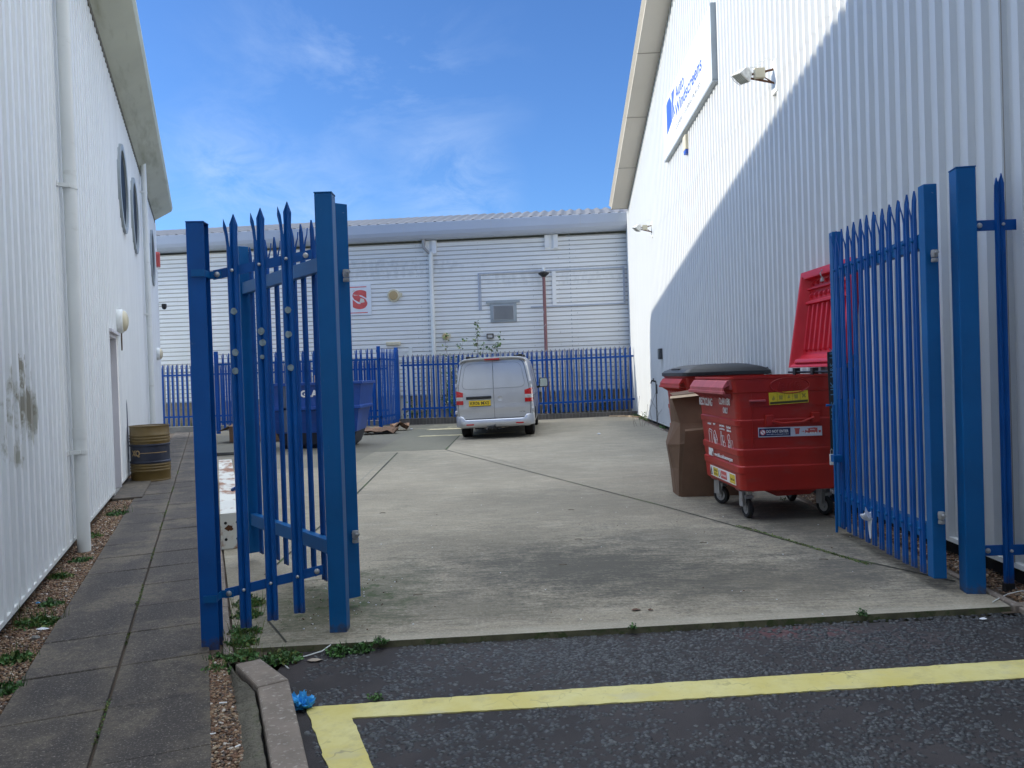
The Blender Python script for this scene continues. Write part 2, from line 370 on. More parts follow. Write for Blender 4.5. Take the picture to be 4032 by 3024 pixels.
# ---------------------------------------------------------------- flat lettering
def text_mesh(s, w, h, ext=.0015, bold=0, shear=0):
    """the word as a mesh w wide and h high, lower left corner at the origin, facing +Z"""
    cu = bpy.data.curves.new('t', 'FONT'); cu.body = s; cu.extrude = ext; cu.offset = bold; cu.shear = shear; cu.resolution_u = 4
    o = bpy.data.objects.new('t', cu); col.objects.link(o); bpy.context.view_layer.update()
    me = bpy.data.meshes.new_from_object(o.evaluated_get(bpy.context.evaluated_depsgraph_get()))
    bpy.data.objects.remove(o); bpy.data.curves.remove(cu)
    n = len(me.vertices); a = np.empty(n*3); me.vertices.foreach_get('co', a); a = a.reshape(-1, 3)
    mn = a.min(0); mx = a.max(0)
    a[:, 0] = (a[:, 0]-mn[0])/(mx[0]-mn[0])*w; a[:, 1] = (a[:, 1]-mn[1])/(mx[1]-mn[1])*h; a[:, 2] = (a[:, 2]-mn[2])/(mx[2]-mn[2])*ext
    me.vertices.foreach_set('co', a.ravel()); me.update(); return me
def face_y(x, y, z):      # plane seen by a viewer looking along +Y
    return Matrix(((1, 0, 0, x), (0, 0, -1, y), (0, 1, 0, z), (0, 0, 0, 1)))
def face_x(x, y, z):      # plane seen by a viewer looking along +X
    return Matrix(((0, 0, -1, x), (-1, 0, 0, y), (0, 1, 0, z), (0, 0, 0, 1)))
def lettering(s, w, h, M, m, parent, name='lettering', **k):
    me = text_mesh(s, w, h, **k); me.materials.append(m)
    o = bpy.data.objects.new(name, me); col.objects.link(o); o.parent = parent; o.matrix_local = M; return o

# ================================================================ GROUND
def gz(x, y):            # the yard rises a little towards the far right
    s = min(1, max(0, (y-11)/8)); s = s*s*(3-2*s)
    return .015*max(0, x+1.2)*s
b = MB()
N = 24
b.add([(-400, -60, -.16), (400, -60, -.16), (400, 700, -.16), (-400, 700, -.16)], [(0, 1, 2, 3)])
tag(b.build('ground', M_grd), 'rough ground', kind='structure')
# asphalt: one sheet in front of the yard
b = MB(); b.add([(-1.30, -12, -.035), (60, -12, -.035), (60, 6.5, -.035), (-1.30, 4.42, -.035)], [(0, 1, 2, 3)])
tag(b.build('road', M_road), 'dark chipped asphalt', kind='structure')
# concrete yard
def yl(y): return -1.50-.40*(y-4.0)+.02       # left edge, along the path
def yr(y): return 2.80+.04*y                  # right edge, along the gravel
b = MB(); rows = []
ys = [4.34] + [4.75+i*.5 for i in range(46)]
for y in ys:
    row = []
    for i in range(25):
        f = i/24
        x = yl(y)+(yr(y)-yl(y))*f
        yy = y + (.066*(x+1.6) if y == 4.34 else 0)
        row.append((x, yy, gz(x, yy)))
    rows.append(row)
vs = [p for r in rows for p in r]; n = 25
b.add(vs, [(i*n+j, i*n+j+1, (i+1)*n+j+1, (i+1)*n+j) for i in range(len(rows)-1) for j in range(n-1)])
fr = rows[0]; b.add([p for p in fr]+[(p[0], p[1]-.012, -.05) for p in fr], [(j, j+1, n+j+1, n+j) for j in range(n-1)], 3)
M_joint = mat('joint filler', (.035, .035, .028), .95, dirt=(3, .5, .6, (.05, .085, .02)))
M_edge = mat('joint margin', (.20, .19, .16), .9)
def strip(pts, w, z, mi):
    for (p, q) in zip(pts[:-1], pts[1:]):
        d = Vector((q[0]-p[0], q[1]-p[1])); L = d.length; nn = Vector((-d.y, d.x))/L*w/2
        k = max(1, int(L/.8))
        for i in range(k):
            a = Vector(p[:2])+d*(i/k); c = Vector(p[:2])+d*((i+1)/k)
            j0 = nn*rnd(.8, 1.2)
            b.add([(a.x-j0.x, a.y-j0.y, gz(*a)+z), (c.x-j0.x, c.y-j0.y, gz(*c)+z), (c.x+j0.x, c.y+j0.y, gz(*c)+z), (a.x+j0.x, a.y+j0.y, gz(*a)+z)], [(0, 1, 2, 3)], mi)
for pts, w in [([(-1.42, 15.9), (.13, 12.1), (1.6, 8.52), (2.56, 5.93), (2.96, 5.2)], .022), ([(-1.42, 15.96), (-1.32, 24.5)], .03), ([(-2.08, 9.8), (-2.37, 15.6)], .03), ([(-1.98, 6.0), (-2.08, 9.8)], .02),
               ([(-4.8, 15.85), (-1.42, 15.98)], .02), ([(-1.6, 4.86), (-1.35, 4.42)], .012), ([(-2.1, 5.6), (-1.2, 5.9)], .01)]:
    strip(pts, w, .004, 1)
strip([(-2.22, 9.8), (-2.52, 15.6)], .012, .003, 2)
strip([(-1.25, 15.9), (.2, 12.5)], .012, .003, 2)
yard = tag(b.build('concrete_yard', [M_yard, M_joint, M_edge, M_edgeface]), 'worn concrete yard', kind='structure')

# path of flags beside the left building
u = Vector((-.3714, .9285)); nR = Vector((.9285, .3714))
b = MB(); P0 = Vector((-1.73, 3.03))
for side, wdt in ((-1, .455), (1, .455)):
    k = -1; t0 = -6.0
    while t0 < 24.5:
        L = .60
        z = rnd(-.003, .003)
        a0 = .007; a1 = wdt
        c = []
        for (tt, aa) in ((t0+.004, a0), (t0+L-.004, a0), (t0+L-.004, a1), (t0+.004, a1)):
            p = P0+u*tt+nR*aa*side; c.append((p.x, p.y))
        if side < 0: c = c[::-1]
        j = [rnd(-.003, .003) for _ in c]
        b.add([(x, y, -.05) for x, y in c]+[(x, y, .001+z+j[i]) for i, (x, y) in enumerate(c)], [(4, 5, 6, 7)]+[(i, (i+1) % 4, 4+(i+1) % 4, 4+i) for i in range(4)])
        t0 += L
path = tag(b.build('path', M_path, bevel=.004, seg=1), 'dark concrete paving path', kind='structure')
b = MB()
for w0, w1, z in ((-.46, .47, -.022), (-.85, -.46, -.030)):
    c = [P0+u*t_+nR*w_ for t_, w_ in ((-6, w0), (24.6, w0), (24.6, w1), (-6, w1))]
    b.add([(p.x, p.y, z) for p in c], [(0, 1, 2, 3)])
c = [P0+u*t_+nR*w_ for t_, w_ in ((-6, -.85), (24.6, -.85), (24.6, -2.2), (-6, -2.2))]
b.add([(p.x, p.y, -.034) for p in c], [(0, 1, 2, 3)])
b.add([(-1.62, 3.6, -.024), (-1.0, 2.0, -.024), (-.9, 2.0, -.024), (-1.45, 4.4, -.024)], [(0, 1, 2, 3)])
b.add([(-1.75, 4.2, -.020), (-1.40, 4.15, -.020), (-4.8, 13.5, -.020), (-5.4, 13.5, -.020)], [(0, 1, 2, 3)])
b.add([(2.9, 4.6, -.028), (9, 4.9, -.028), (9, 27, -.028), (3.6, 27, .05)], [(0, 1, 2, 3)])
tag(b.build('earth_bed', M_earth), 'earth under the gravel', kind='structure')

# pebbles (uncountable): one object
ico_v = []; g_ = (1+5**.5)/2
for a in (-1, 1):
    for c_ in (-g_, g_): ico_v += [(0, a, c_), (a, c_, 0), (c_, 0, a)]
ico_v = np.array(ico_v)/np.linalg.norm([1, g_])
bmt = bmesh.new()
for v in ico_v: bmt.verts.new(v)
bmesh.ops.convex_hull(bmt, input=bmt.verts); bmt.verts.index_update()
ico_f = np.array([[v.index for v in f.verts] for f in bmt.faces]); ico_v = np.array([v.co[:] for v in bmt.verts]); bmt.free()
def scatter_mesh(name, P, S, tv, tf, m, flat=.6, jit=.18, tilt=.3):
    n = len(P); nv = len(tv)
    V = tv[None]*(1+np.random.uniform(-jit, jit, (n, nv, 3)))
    sc = S[:, None]*np.random.uniform(.7, 1.35, (n, 3)); sc[:, 2] = S*flat*np.random.uniform(.7, 1.2, n)
    V = V*sc[:, None, :]
    a = np.random.uniform(0, 2*PI, n); tx = np.random.uniform(-tilt, tilt, n)
    y = V[:, :, 1]*np.cos(tx)[:, None]-V[:, :, 2]*np.sin(tx)[:, None]; z = V[:, :, 1]*np.sin(tx)[:, None]+V[:, :, 2]*np.cos(tx)[:, None]
    x = V[:, :, 0]; X = x*np.cos(a)[:, None]-y*np.sin(a)[:, None]; Y = x*np.sin(a)[:, None]+y*np.cos(a)[:, None]
    V = np.stack([X, Y, z], 2)+P[:, None, :]
    F = (tf[None]+(np.arange(n)*nv)[:, None, None]).reshape(-1, tf.shape[1])
    me = bpy.data.meshes.new(name); me.vertices.add(n*nv); me.vertices.foreach_set('co', V.reshape(-1))
    k = tf.shape[1]; me.loops.add(F.size); me.loops.foreach_set('vertex_index', F.reshape(-1))
    me.polygons.add(len(F)); me.polygons.foreach_set('loop_start', np.arange(len(F))*k)
    me.update(calc_edges=True); me.validate(); me.materials.append(m)
    o = bpy.data.objects.new(name, me); col.objects.link(o); return o
def pts_strip(n, t0, t1, w0, w1, z, org=P0, ux=u, nx=nR):
    t_ = np.random.uniform(t0, t1, n); w_ = np.random.uniform(w0, w1, n)
    return np.stack([org[0]+ux[0]*t_+nx[0]*w_, org[1]+ux[1]*t_+nx[1]*w_, np.full(n, z)+np.random.uniform(0, .012, n)], 1)
PA = pts_strip(15000, .3, 4.2, -.84, -.465, -.024); PB = pts_strip(9000, 4.2, 9.0, -.84, -.465, -.024); PC = pts_strip(3500, 9, 14, -.84, -.465, -.024)
s_ = np.concatenate([np.random.uniform(.006, .012, len(PA)), np.random.uniform(.007, .014, len(PB)), np.random.uniform(.009, .017, len(PC))])
PP = np.concatenate([PA, PB, PC])
tag(scatter_mesh('gravel', PP, s_, ico_v, ico_f, M_peb), 'brown and orange pebbles along the foot of the left wall', kind='stuff')
# narrow gravel strip between path and kerb
n = 6500; t_ = np.random.uniform(0, 1, n); yy = 2.4+t_*1.85
x0 = -1.235-.40*(yy-3.0)+.005; x1 = -1.02-.47*(yy-2.9); xx = x0+(x1-x0)*np.random.uniform(0, 1, n)
tag(scatter_mesh('gravel', np.stack([xx, yy, np.random.uniform(-.022, -.004, n)], 1), np.random.uniform(.005, .011, n), ico_v, ico_f, M_peb), 'narrow strip of pebbles between path and kerb', kind='stuff')
n = 9000; t_ = np.random.uniform(0, 1, n)**1.5; yy = 4.75+t_*6; x0 = yr(yy)+.14; x1 = 3.15+.0358*yy+.05+ (yy < 5.4)*.6
xx = x0+(x1-x0)*np.random.uniform(0, 1, n)
tag(scatter_mesh('gravel', np.stack([xx, yy, np.random.uniform(-.028, -.008, n)], 1), np.random.uniform(.006, .014, n), ico_v, ico_f, M_peb), 'dark pebbles behind the right hand gate', kind='stuff')
# chippings rolled into the asphalt
k6 = 6; hexv = np.array([(math.cos(2*PI*i/k6), math.sin(2*PI*i/k6), -.5) for i in range(k6)]+[(.72*math.cos(2*PI*i/k6), .72*math.sin(2*PI*i/k6), .5) for i in range(k6)])
hexf = [(0+i, (i+1) % k6, k6+(i+1) % k6, k6+i) for i in range(k6)]+[(6, 7, 8, 9), (6, 9, 10, 11)]; hexf = np.array(hexf)
n = 70000; X = np.random.uniform(-1.15, 4.3, n); Y = np.random.uniform(2.3, 4.95, n)
from mathutils import noise as mn
keep = []
for i in range(n):
    x, y = X[i], Y[i]
    if y > 4.45+.066*(x+1.6)-.03 or x < -1.16-.46*(y-3.7)+.05+.0: continue
    if y > 2.2 and x > 1.0*y*.72+.3: continue
    d = mn.fractal(Vector((x*1.6, y*1.6, 3)), 1, 2, 4)
    d += .5*mn.noise(Vector((x*6, y*6, 1)))
    if x < -.7: d -= .6
    e_ = (y-(3.635+.083*(x+.66))); on = (-.235+.0*x < e_ < .02 and x > -1.05) or (x < -.35 and x > -.80-.45*(y-3.47)*-0 and y < 3.6 and -.78-.33*(y-3.47)*-1 < x < -.4)
    if -.02-.163 < e_ < .012 and x > -1.02 and rnd(0, 1) < .93: continue
    if rnd(-.75, .95) < d*.9-.12: keep.append(i)
keep = np.array(keep)
P = np.stack([X[keep], Y[keep], np.full(len(keep), -.034)], 1)
S_ = np.random.uniform(.0065, .0125, len(P))
Pb = P.copy(); Pb[:, 2] = -.0345; Pb[:, 1] -= .002
tag(scatter_mesh('bitumen_rings', Pb, S_*1.5, hexv, hexf, M_binder, flat=.10, jit=.3, tilt=.02), 'dark bitumen showing round the chippings', kind='stuff')
tag(scatter_mesh('road_chippings', P, S_, hexv, hexf, M_chip, flat=.50, jit=.28, tilt=.14), 'dark stone chippings rolled into the asphalt', kind='stuff')

M_sunpatch = mat('painted sunlight', (.52, .46, .28), .85, dirt=((3, 14, 1), .42, .62, (.20, .18, .12)))  # pale colour standing in for sunlight on the ground round the van
# yellow bay marking with ragged edges
def ragged(pts, step=.02, amp=.004):
    out = []
    for p, q in zip(pts, pts[1:]+pts[:1]):
        d = Vector(q)-Vector(p); k = max(1, int(d.length/step)); nn = Vector((-d.y, d.x)).normalized()
        for i in range(k):
            c = Vector(p)+d*(i/k); a = amp*(mn.noise(Vector((c.x*14, c.y*14, 0)))*1.6+mn.noise(Vector((c.x*55, c.y*55, 5))))
            if i == 0: a = 0
            out.append((c.x+nn.x*a, c.y+nn.y*a))
    return out
out = ragged([(-1.02, 3.60), (-.66, 3.635), (0, 3.69), (1.5, 3.805), (4.6, 4.05), (4.6, 3.84), (2.40, 3.665), (.6, 3.545), (-.775, 3.47), (-.57, 2.95), (-.25, 2.2), (-.42, 2.15), (-.745, 2.95)])
b = MB(); k = len(out)
b.add([(x, y, -.0290) for x, y in out]+[(x, y, -.036) for x, y in out], [tuple(range(k))]+[(i, (i+1) % k, k+(i+1) % k, k+i) for i in range(k)])
tag(b.build('yellow_line', M_yline), 'yellow bay line with a corner, painted on the asphalt', kind='structure')

for x0_, x1_, y_, w_, l_ in ((-2.45, .0, 19.6, .42, 'strip of sunlight coloured onto the concrete under the rear of the van'), (-2.5, -1.25, 22.0, .45, 'strip of sunlight colour left of the van near the fence'), (-2.0, -.2, 22.9, .3, 'strip of sunlight colour under the front of the van')):
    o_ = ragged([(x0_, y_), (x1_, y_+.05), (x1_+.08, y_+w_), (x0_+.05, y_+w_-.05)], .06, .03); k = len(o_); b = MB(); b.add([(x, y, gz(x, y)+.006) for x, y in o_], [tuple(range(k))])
    tag(b.build('painted_sun_patch', M_sunpatch), l_, kind='structure')
# kerb stones and haunching
def kerbstone(pts, label, z0, z1):
    bb = MB(); bb.add([(x, y, -.12) for x, y in pts]+[(pts[0][0], pts[0][1], z1), (pts[1][0], pts[1][1], z1), (pts[2][0], pts[2][1], z0), (pts[3][0], pts[3][1], z0)],
                      [(0, 1, 2, 3), (4, 5, 6, 7), (0, 1, 5, 4), (1, 2, 6, 5), (2, 3, 7, 6), (3, 0, 4, 7)])
    return tag(bb.build('kerb_stone', M_kerb, bevel=.010, seg=2), label, 'kerb stone', 'kerb stones beside the bay')
kerbstone([(-1.52, 4.07), (-1.405, 4.14), (-1.135, 3.735), (-1.262, 3.655)], 'short dropped kerb stone ending at the concrete yard edge', .055, .015)
kerbstone([(-1.260, 3.645), (-1.133, 3.725), (-.80, 2.845), (-.925, 2.805)], 'long straight kerb stone beside the yellow line corner', .055, .055)
kerbstone([(-.922, 2.797), (-.797, 2.837), (-.46, 1.94), (-.585, 1.90)], 'kerb stone running out of the picture at the bottom', .055, .055)
b = MB(); rows = []
for i in range(30):
    y = 4.18-i*.075
    xl = -1.13-.39*(y-2.99); xr = -.965-.396*(y-2.9) if y < 3.65 else -1.262-.62*(y-3.65)
    rows.append([(xl+(xr-.012-xl)*j/6+rnd(-.006, .006), y, -.03+(.060 if y < 3.7 else max(.02, .060-.09*(y-3.7)))*math.sin(j/6*PI/2)**.8+rnd(-.007, .007) - (.01 if y > 3.7 else 0)) for j in range(7)])
vs = [p for r in rows for p in r]
b.add(vs, [(i*7+j, i*7+j+1, (i+1)*7+j+1, (i+1)*7+j) for i in range(29) for j in range(6)])
tag(b.build('kerb_haunching', M_haunch, smooth=60), 'rough mossy concrete haunching behind the kerb', kind='structure')
# edging stones between yard and gravel on the right, and slim pin kerb at the left of the yard
b = MB()
y = 4.62; i = 0
while y < 24.5:
    L = .91; x0 = yr(y)+.005; x1 = yr(y+L)+.005; z = rnd(0, .012)+gz(x0, y)
    b.add([(x0, y+.004, -.1), (x0+.05, y+.004, -.1), (x1+.05, y+L-.004, -.1), (x1, y+L-.004, -.1), (x0, y+.004, z), (x0+.05, y+.004, z), (x1+.05, y+L-.004, z), (x1, y+L-.004, z)],
          [(0, 1, 2, 3), (4, 5, 6, 7), (0, 1, 5, 4), (1, 2, 6, 5), (2, 3, 7, 6), (3, 0, 4, 7)]); y += L
y = 4.25
while y < 13:
    L = .91; x0 = yl(y)-.07; x1 = yl(y+L)-.07; z = rnd(.0, .008)
    b.add([(x0, y+.004, -.1), (x0+.055, y+.004, -.1), (x1+.055, y+L-.004, -.1), (x1, y+L-.004, -.1), (x0, y+.004, z), (x0+.055, y+.004, z), (x1+.055, y+L-.004, z), (x1, y+L-.004, z)],
          [(0, 1, 2, 3), (4, 5, 6, 7), (0, 1, 5, 4), (1, 2, 6, 5), (2, 3, 7, 6), (3, 0, 4, 7)]); y += L
b.add([(3.0, 4.45, -.12), (9, 4.7, -.12), (9, 4.86, -.12), (3.02, 4.72, -.12), (3.0, 4.45, .0), (9, 4.7, .0), (9, 4.86, .0), (3.02, 4.72, .0)], [(0, 1, 2, 3), (4, 5, 6, 7), (0, 1, 5, 4), (1, 2, 6, 5), (2, 3, 7, 6), (3, 0, 4, 7)])
tag(b.build('edging_strip', M_kerb, bevel=.005, seg=1), 'thin concrete edging along the yard', kind='structure')

# ================================================================ BUILDINGS
def clad(b, s0, s1, zlo, zhi, skip=(), pitch=.2, pan=.100, sl=.014, cr=.066, dep=.042, y0=0, mi=0):
    """vertical trapezoidal sheeting; zlo number, zhi function of s; skip: (sa,sb,za,zb) openings"""
    s = s0; prof = []
    while s < s1:
        for ds, y in ((0, 0), (pan, 0), (pan+sl, -dep), (pan+sl+cr, -dep)): prof.append((s+ds, y0+y))
        s += pitch
    for (a, ya), (c, yc) in zip(prof[:-1], prof[1:]):
        if a >= s1: break
        iv = [(zlo, None)]
        for (sa, sb, za, zb) in skip:
            if a < sb-1e-6 and c > sa+1e-6: iv = ([(zlo, za)] if za > zlo else [])+[(zb, None)]
        for z0, z1 in iv:
            t0 = zhi(a) if z1 is None else z1; t1 = zhi(c) if z1 is None else z1
            b.add([(a, ya, z0), (c, yc, z0), (c, yc, t1), (a, ya, t0)], [(0, 1, 2, 3)], mi)
    return b

# ---- left building
LB = thing('warehouse', 'white ribbed warehouse with round windows, on the left', 'building', (-3.186, 4.7, 0), math.atan2(.9285, -.3714))
s_end = 19.5; s_beg = -9.0; HL = 6.33
DOOR = (6.19, 7.16, 0, 2.27)
b = MB(); clad(b, s_beg, s_end, .10, lambda s: HL, [DOOR])
b.box(s_end-.11, s_end+.03, -.045, .10, .05, HL-.02)                     # corner trim
b.add([(s_end, .1, 0), (s_end, 14, 0), (s_end, 14, 9.3), (s_end, 8, 9.05), (s_end, 3, 8.4), (s_end, 1.3, 7.9), (s_end, .1, 6.9)], [tuple(range(7))])
b.add([(s_beg, .1, 0), (s_beg, 14, 0), (s_beg, 14, 9.3), (s_beg, 8, 9.05), (s_beg, 3, 8.4), (s_beg, 1.3, 7.9), (s_beg, .1, 6.9)], [tuple(range(7))])
b.build('wall', M_cladL, LB)
b = MB(); b.box(s_beg, DOOR[0], .03, .3, -.15, .098); b.box(DOOR[1], s_end, .03, .3, -.15, .098); b.build('plinth', M_dark, LB)
b = MB(); b.box(s_beg, DOOR[0], -.040, .02, .085, .118); b.box(DOOR[1], s_end-.2, -.040, .02, .085, .118); b.build('drip_trim', M_wht, LB)
for a_, c_ in ((2.22, 2.36), (12.95, 13.05)):
    b = MB(); b.box(a_, c_, -.038, .0, .12, HL-.01); b.build('joint_trim', M_wht, LB)
# soffit, rounded eaves and curved roof in one section
sec = [(0.0, 6.325), (-.44, 6.60), (-.50, 6.64), (-.53, 6.72), (-.52, 6.86), (-.42, 7.06), (-.18, 7.36), (.28, 7.68), (.78, 7.90), (1.5, 8.13), (2.5, 8.39), (4.5, 8.76), (8, 9.1), (14, 9.35)]
b = MB(); xs = [s_beg-.3+i*1.0 for i in range(29)]+[s_end-.55]
for i, (p, q) in enumerate(zip(sec[:-1], sec[1:])):
    b.add([(s_beg-.3, *p), (s_end-.35, *p), (s_end-.35, *q), (s_beg-.3, *q)], [(0, 1, 2, 3)], 0 if i < 1 else (1 if i < 4 else 2))
b.add([(s_end-.35, *p) for p in sec]+[(s_end-.35, 14, 9.0), (s_end-.35, 1, 7.0)], [tuple(range(len(sec)+2))], 0)
b.build('roof', [M_soffL, M_soffL, M_roof], LB)
b = MB(); b.box(s_beg, s_end-.4, -.05, .02, HL-.06, HL+.03); b.build('eaves_gap', mat('dirty eaves line', (.14, .13, .10), .9), LB)
b = MB()
for k in range(9): 
    x = s_beg+1+k*3.05
    b.box(x, x+.012, 0, .02, 0, .001)
# portholes
for s, z in ((8.98, 4.86), (11.36, 4.89), (17.0, 4.93)):
    M0 = Matrix(((1, 0, 0, s), (0, 0, -1, 0), (0, 1, 0, z), (0, 0, 0, 1)))
    b = MB(); b.lathe([(.64, .032), (.64, .075), (.68, .085), (.74, .08), (.745, .0)], n=48, M=M0, cap=False)
    w = b.build('window', M_greytrim, LB, smooth=40); w['label'] = 'round porthole window'
    b = MB(); b.lathe([(.0001, .045), (.63, .045)], n=48, M=M0, cap=False); b.build('pane', M_port, w)
def downpipe(par, s, y, z0, z1, r=.058, brs=(), sock=None, m=M_wht):
    b = MB(); b.lathe([(r, z0), (r, z1)], (s, y, 0), 20)
    if sock: b.lathe([(r+.001, sock+.001), (r+.003, sock), (r+.003, sock+.10), (r+.001, sock+.101)], (s, y, 0), 20, cap=False)
    o = b.build('downpipe', m, par, smooth=40)
    for z in brs:
        b = MB(); b.lathe([(r+.002, z-.02), (r+.006, z-.02), (r+.006, z+.02), (r+.002, z+.02)], (s, y, 0), 20, cap=False)
        b.box(s-.17, s-.04, -.040, -.015, z-.02, z+.02); b.box(s-r-.03, s-r+.0, y-.01, -.02, z-.018, z+.018); b.build('bracket', m, o)
    return o
downpipe(LB, 2.60, -.12, -.01, 6.40, brs=(.92, 3.38), sock=1.04)
downpipe(LB, 13.25, -.13, .35, 6.52, brs=(5.8, 3.1, .62), sock=2.1)
b = MB(); b.box(DOOR[0], DOOR[1], .16, .22, .04, 2.27); dr = b.build('door', mat('door white', (.60, .61, .62), .5, var=(1, .05)), LB)
b = MB(); b.box(DOOR[0], DOOR[0]+.05, -.032, .16, .04, 2.27); b.box(DOOR[1]-.05, DOOR[1], -.032, .16, .04, 2.27); b.box(DOOR[0], DOOR[1], -.032, .16, 2.22, 2.27)
b.box(DOOR[0]-.05, DOOR[1]+.06, -.075, .0, 2.272, 2.315); b.build('door_frame', mat('reveal', (.60, .59, .62), .6, var=(2, .06)), LB)
b = MB(); b.box(DOOR[0], DOOR[1], -.02, .22, -.05, .04); b.build('threshold', M_conc, LB)
# step slab at the door
b = MB(); b.box(6.0, 8.4, -.38, .0, -.06, .022); o = b.build('door_step', M_path, bevel=.006); o.location = LB.location; o.rotation_euler = LB.rotation_euler; tag(o, 'low paving step in front of the left door', 'step')
def wallthing(fr, name, label, cat, s, z, group=None):
    loc = fr.matrix_basis @ Vector((s, 0, z)); return thing(name, label, cat, loc, fr.rotation_euler.z, group)
bpy.context.view_layer.update()
def bulkhead(s, z, label, r=.17):
    t = wallthing(LB, 'bulkhead_light', label, 'wall light', s, z, 'round lights on the left wall')
    M0 = Matrix(((1, 0, 0, 0), (0, 0, -1, 0), (0, 1, 0, 0), (0, 0, 0, 1)))
    b = MB(); b.lathe([(r, .03), (r*1.05, .04), (r*1.05, .11), (r*.95, .125)], n=32, M=M0); b.build('housing', M_wht, t, smooth=50)
    b = MB(); b.lathe([(r*.93, .125), (r*.86, .155), (r*.6, .18), (r*.3, .192), (.002, .195)], n=32, M=M0, cap=False); b.build('lens', M_off, t, smooth=60)
    return t
bulkhead(7.30, 2.50, 'round white light with cream lens above the door, nearer the camera')
bulkhead(17.55, 2.40, 'far round wall light beyond the second downpipe', .16)
t = wallthing(LB, 'alarm_box', 'red alarm box high at the far corner of the left building', 'alarm box', 19.15, 5.2)
b = MB(); b.prism([(-.14, -.2), (.14, -.2), (.17, .16), (.12, .22), (-.12, .22), (-.17, .16)], 'y', -.14, -.03); b.build('cover', M_signr, t, bevel=.01)
t = wallthing(LB, 'security_camera', 'small white dome camera near the far corner of the left building', 'camera', 19.25, 3.85)
b = MB(); b.tube([(0, -.02, .08), (0, -.16, .08)], .02); b.build('arm', M_wht, t)
b = MB(); b.lathe([(.07, .08), (.07, .0), (.06, -.05), (.03, -.08), (.004, -.085)], (0, -.2, 0), 16); b.build('dome', M_black, t, smooth=50)
t = wallthing(LB, 'wall_hook', 'small dark metal hook beside the round light', 'hook', 7.75, 2.28)
b = MB(); b.prism([(-.03, .22), (.03, .22), (.02, -.14), (-.01, -.20), (-.03, -.05)], 'y', -.06, -.02); b.build('plate', mat('rusty hook', (.10, .06, .04), .8), t)

# ---- right building
RB = thing('warehouse', 'tall white ribbed gable wall, on the right', 'building', (4.11, 26.3, 0), math.atan2(-1, -.0358))
def ztop(s):
    y = 26.3-s
    return 7.03+.289*(25.4-y) if y > 5 else max(7.03, 7.03+.289*20.4-.289*(5-y))
SR = 42.0
b = MB(); clad(b, 0.0, SR, .12, lambda s: min(5.16, ztop(s))); clad(b, 0.0, SR, 5.15, lambda s: ztop(s), y0=-.004)
b.box(-.02, .09, -.045, .1, .12, ztop(0)-.02)
b.add([(0, 0, 0), (0, 20, 0), (0, 20, 7), (0, 0, ztop(0))], [(0, 1, 2, 3)]); b.add([(SR, 0, 0), (SR, 20, 0), (SR, 20, 7), (SR, 0, 7)], [(0, 1, 2, 3)])
b.build('wall', M_cladR, RB)
b = MB(); b.box(0, SR, .03, .3, -.15, .118); b.build('plinth', M_dark, RB)
b = MB(); b.box(.1, SR, -.040, .02, .105, .140); b.build('drip_trim', M_wht, RB)
M_jsh = mat('joint shadow', (.25, .23, .2), .8)
# verge: sloping soffit panels, fascia, roof sheet
b = MB()
def ys_(s): return ztop(s)
SA = .55; SB = 21.3
def band(y0, y1, zo0, zo1, s0=SA, s1=SB, mi=0):
    b.add([(s0, y0, ys_(s0)+zo0), (s1, y0, ys_(s1)+zo0), (s1, y1, ys_(s1)+zo1), (s0, y1, ys_(s0)+zo1)], [(0, 1, 2, 3)], mi)
band(-.58, .0, -.01, -.01); band(-.58, -.58, -.01, .05); band(-.58, -.66, .05, .13); band(-.66, -.62, .13, .24); band(-.62, 20, .24, .24)
band(-.58, .0, -.01, -.01, SB, SR+.3); band(-.58, -.66, -.01, .13, SB, SR+.3); band(-.66, -.62, .13, .24, SB, SR+.3); band(-.62, 20, .24, .24, SB, SR+.3)
z0 = ys_(SA); b.add([(SA, 0, z0-.01), (SA, -.58, z0-.01), (SA, -.58, z0+.05), (SA, -.66, z0+.13), (SA, -.62, z0+.24), (SA, 20, z0+.24), (SA, 20, z0-.01)], [tuple(range(7))])
b.build('roof_verge', [M_soffR], RB)
for s in [SA+.02+2.45*k for k in range(9)]:
    b = MB(); z = ys_(s); b.add([(s, -.59, z-.016), (s+.025, -.59, z-.016+.007), (s+.025, -.01, z-.016+.007), (s, -.01, z-.016)], [(0, 1, 2, 3)])
    b.build('soffit_joint', M_jsh, RB)
b = MB(); b.add([(SA, -.045, ys_(SA)-.10), (SB, -.045, ys_(SB)-.10), (SB, -.045, ys_(SB)-.01), (SA, -.045, ys_(SA)-.01)], [(0, 1, 2, 3)])
for k in range(70):
    s = .6+k*.2+.1; z = ys_(s)
    b.box(s, s+.1, -.032, -.030, z-.16-rnd(0, .1), z-.08)
b.build('eaves_filler', mat('filler dirt', (.30, .28, .20), .9), RB)
b = MB(); b.box(21.20, 21.208, -.0425, -.040, .14, 9.0); b.build('joint_trim', M_jsh, RB)
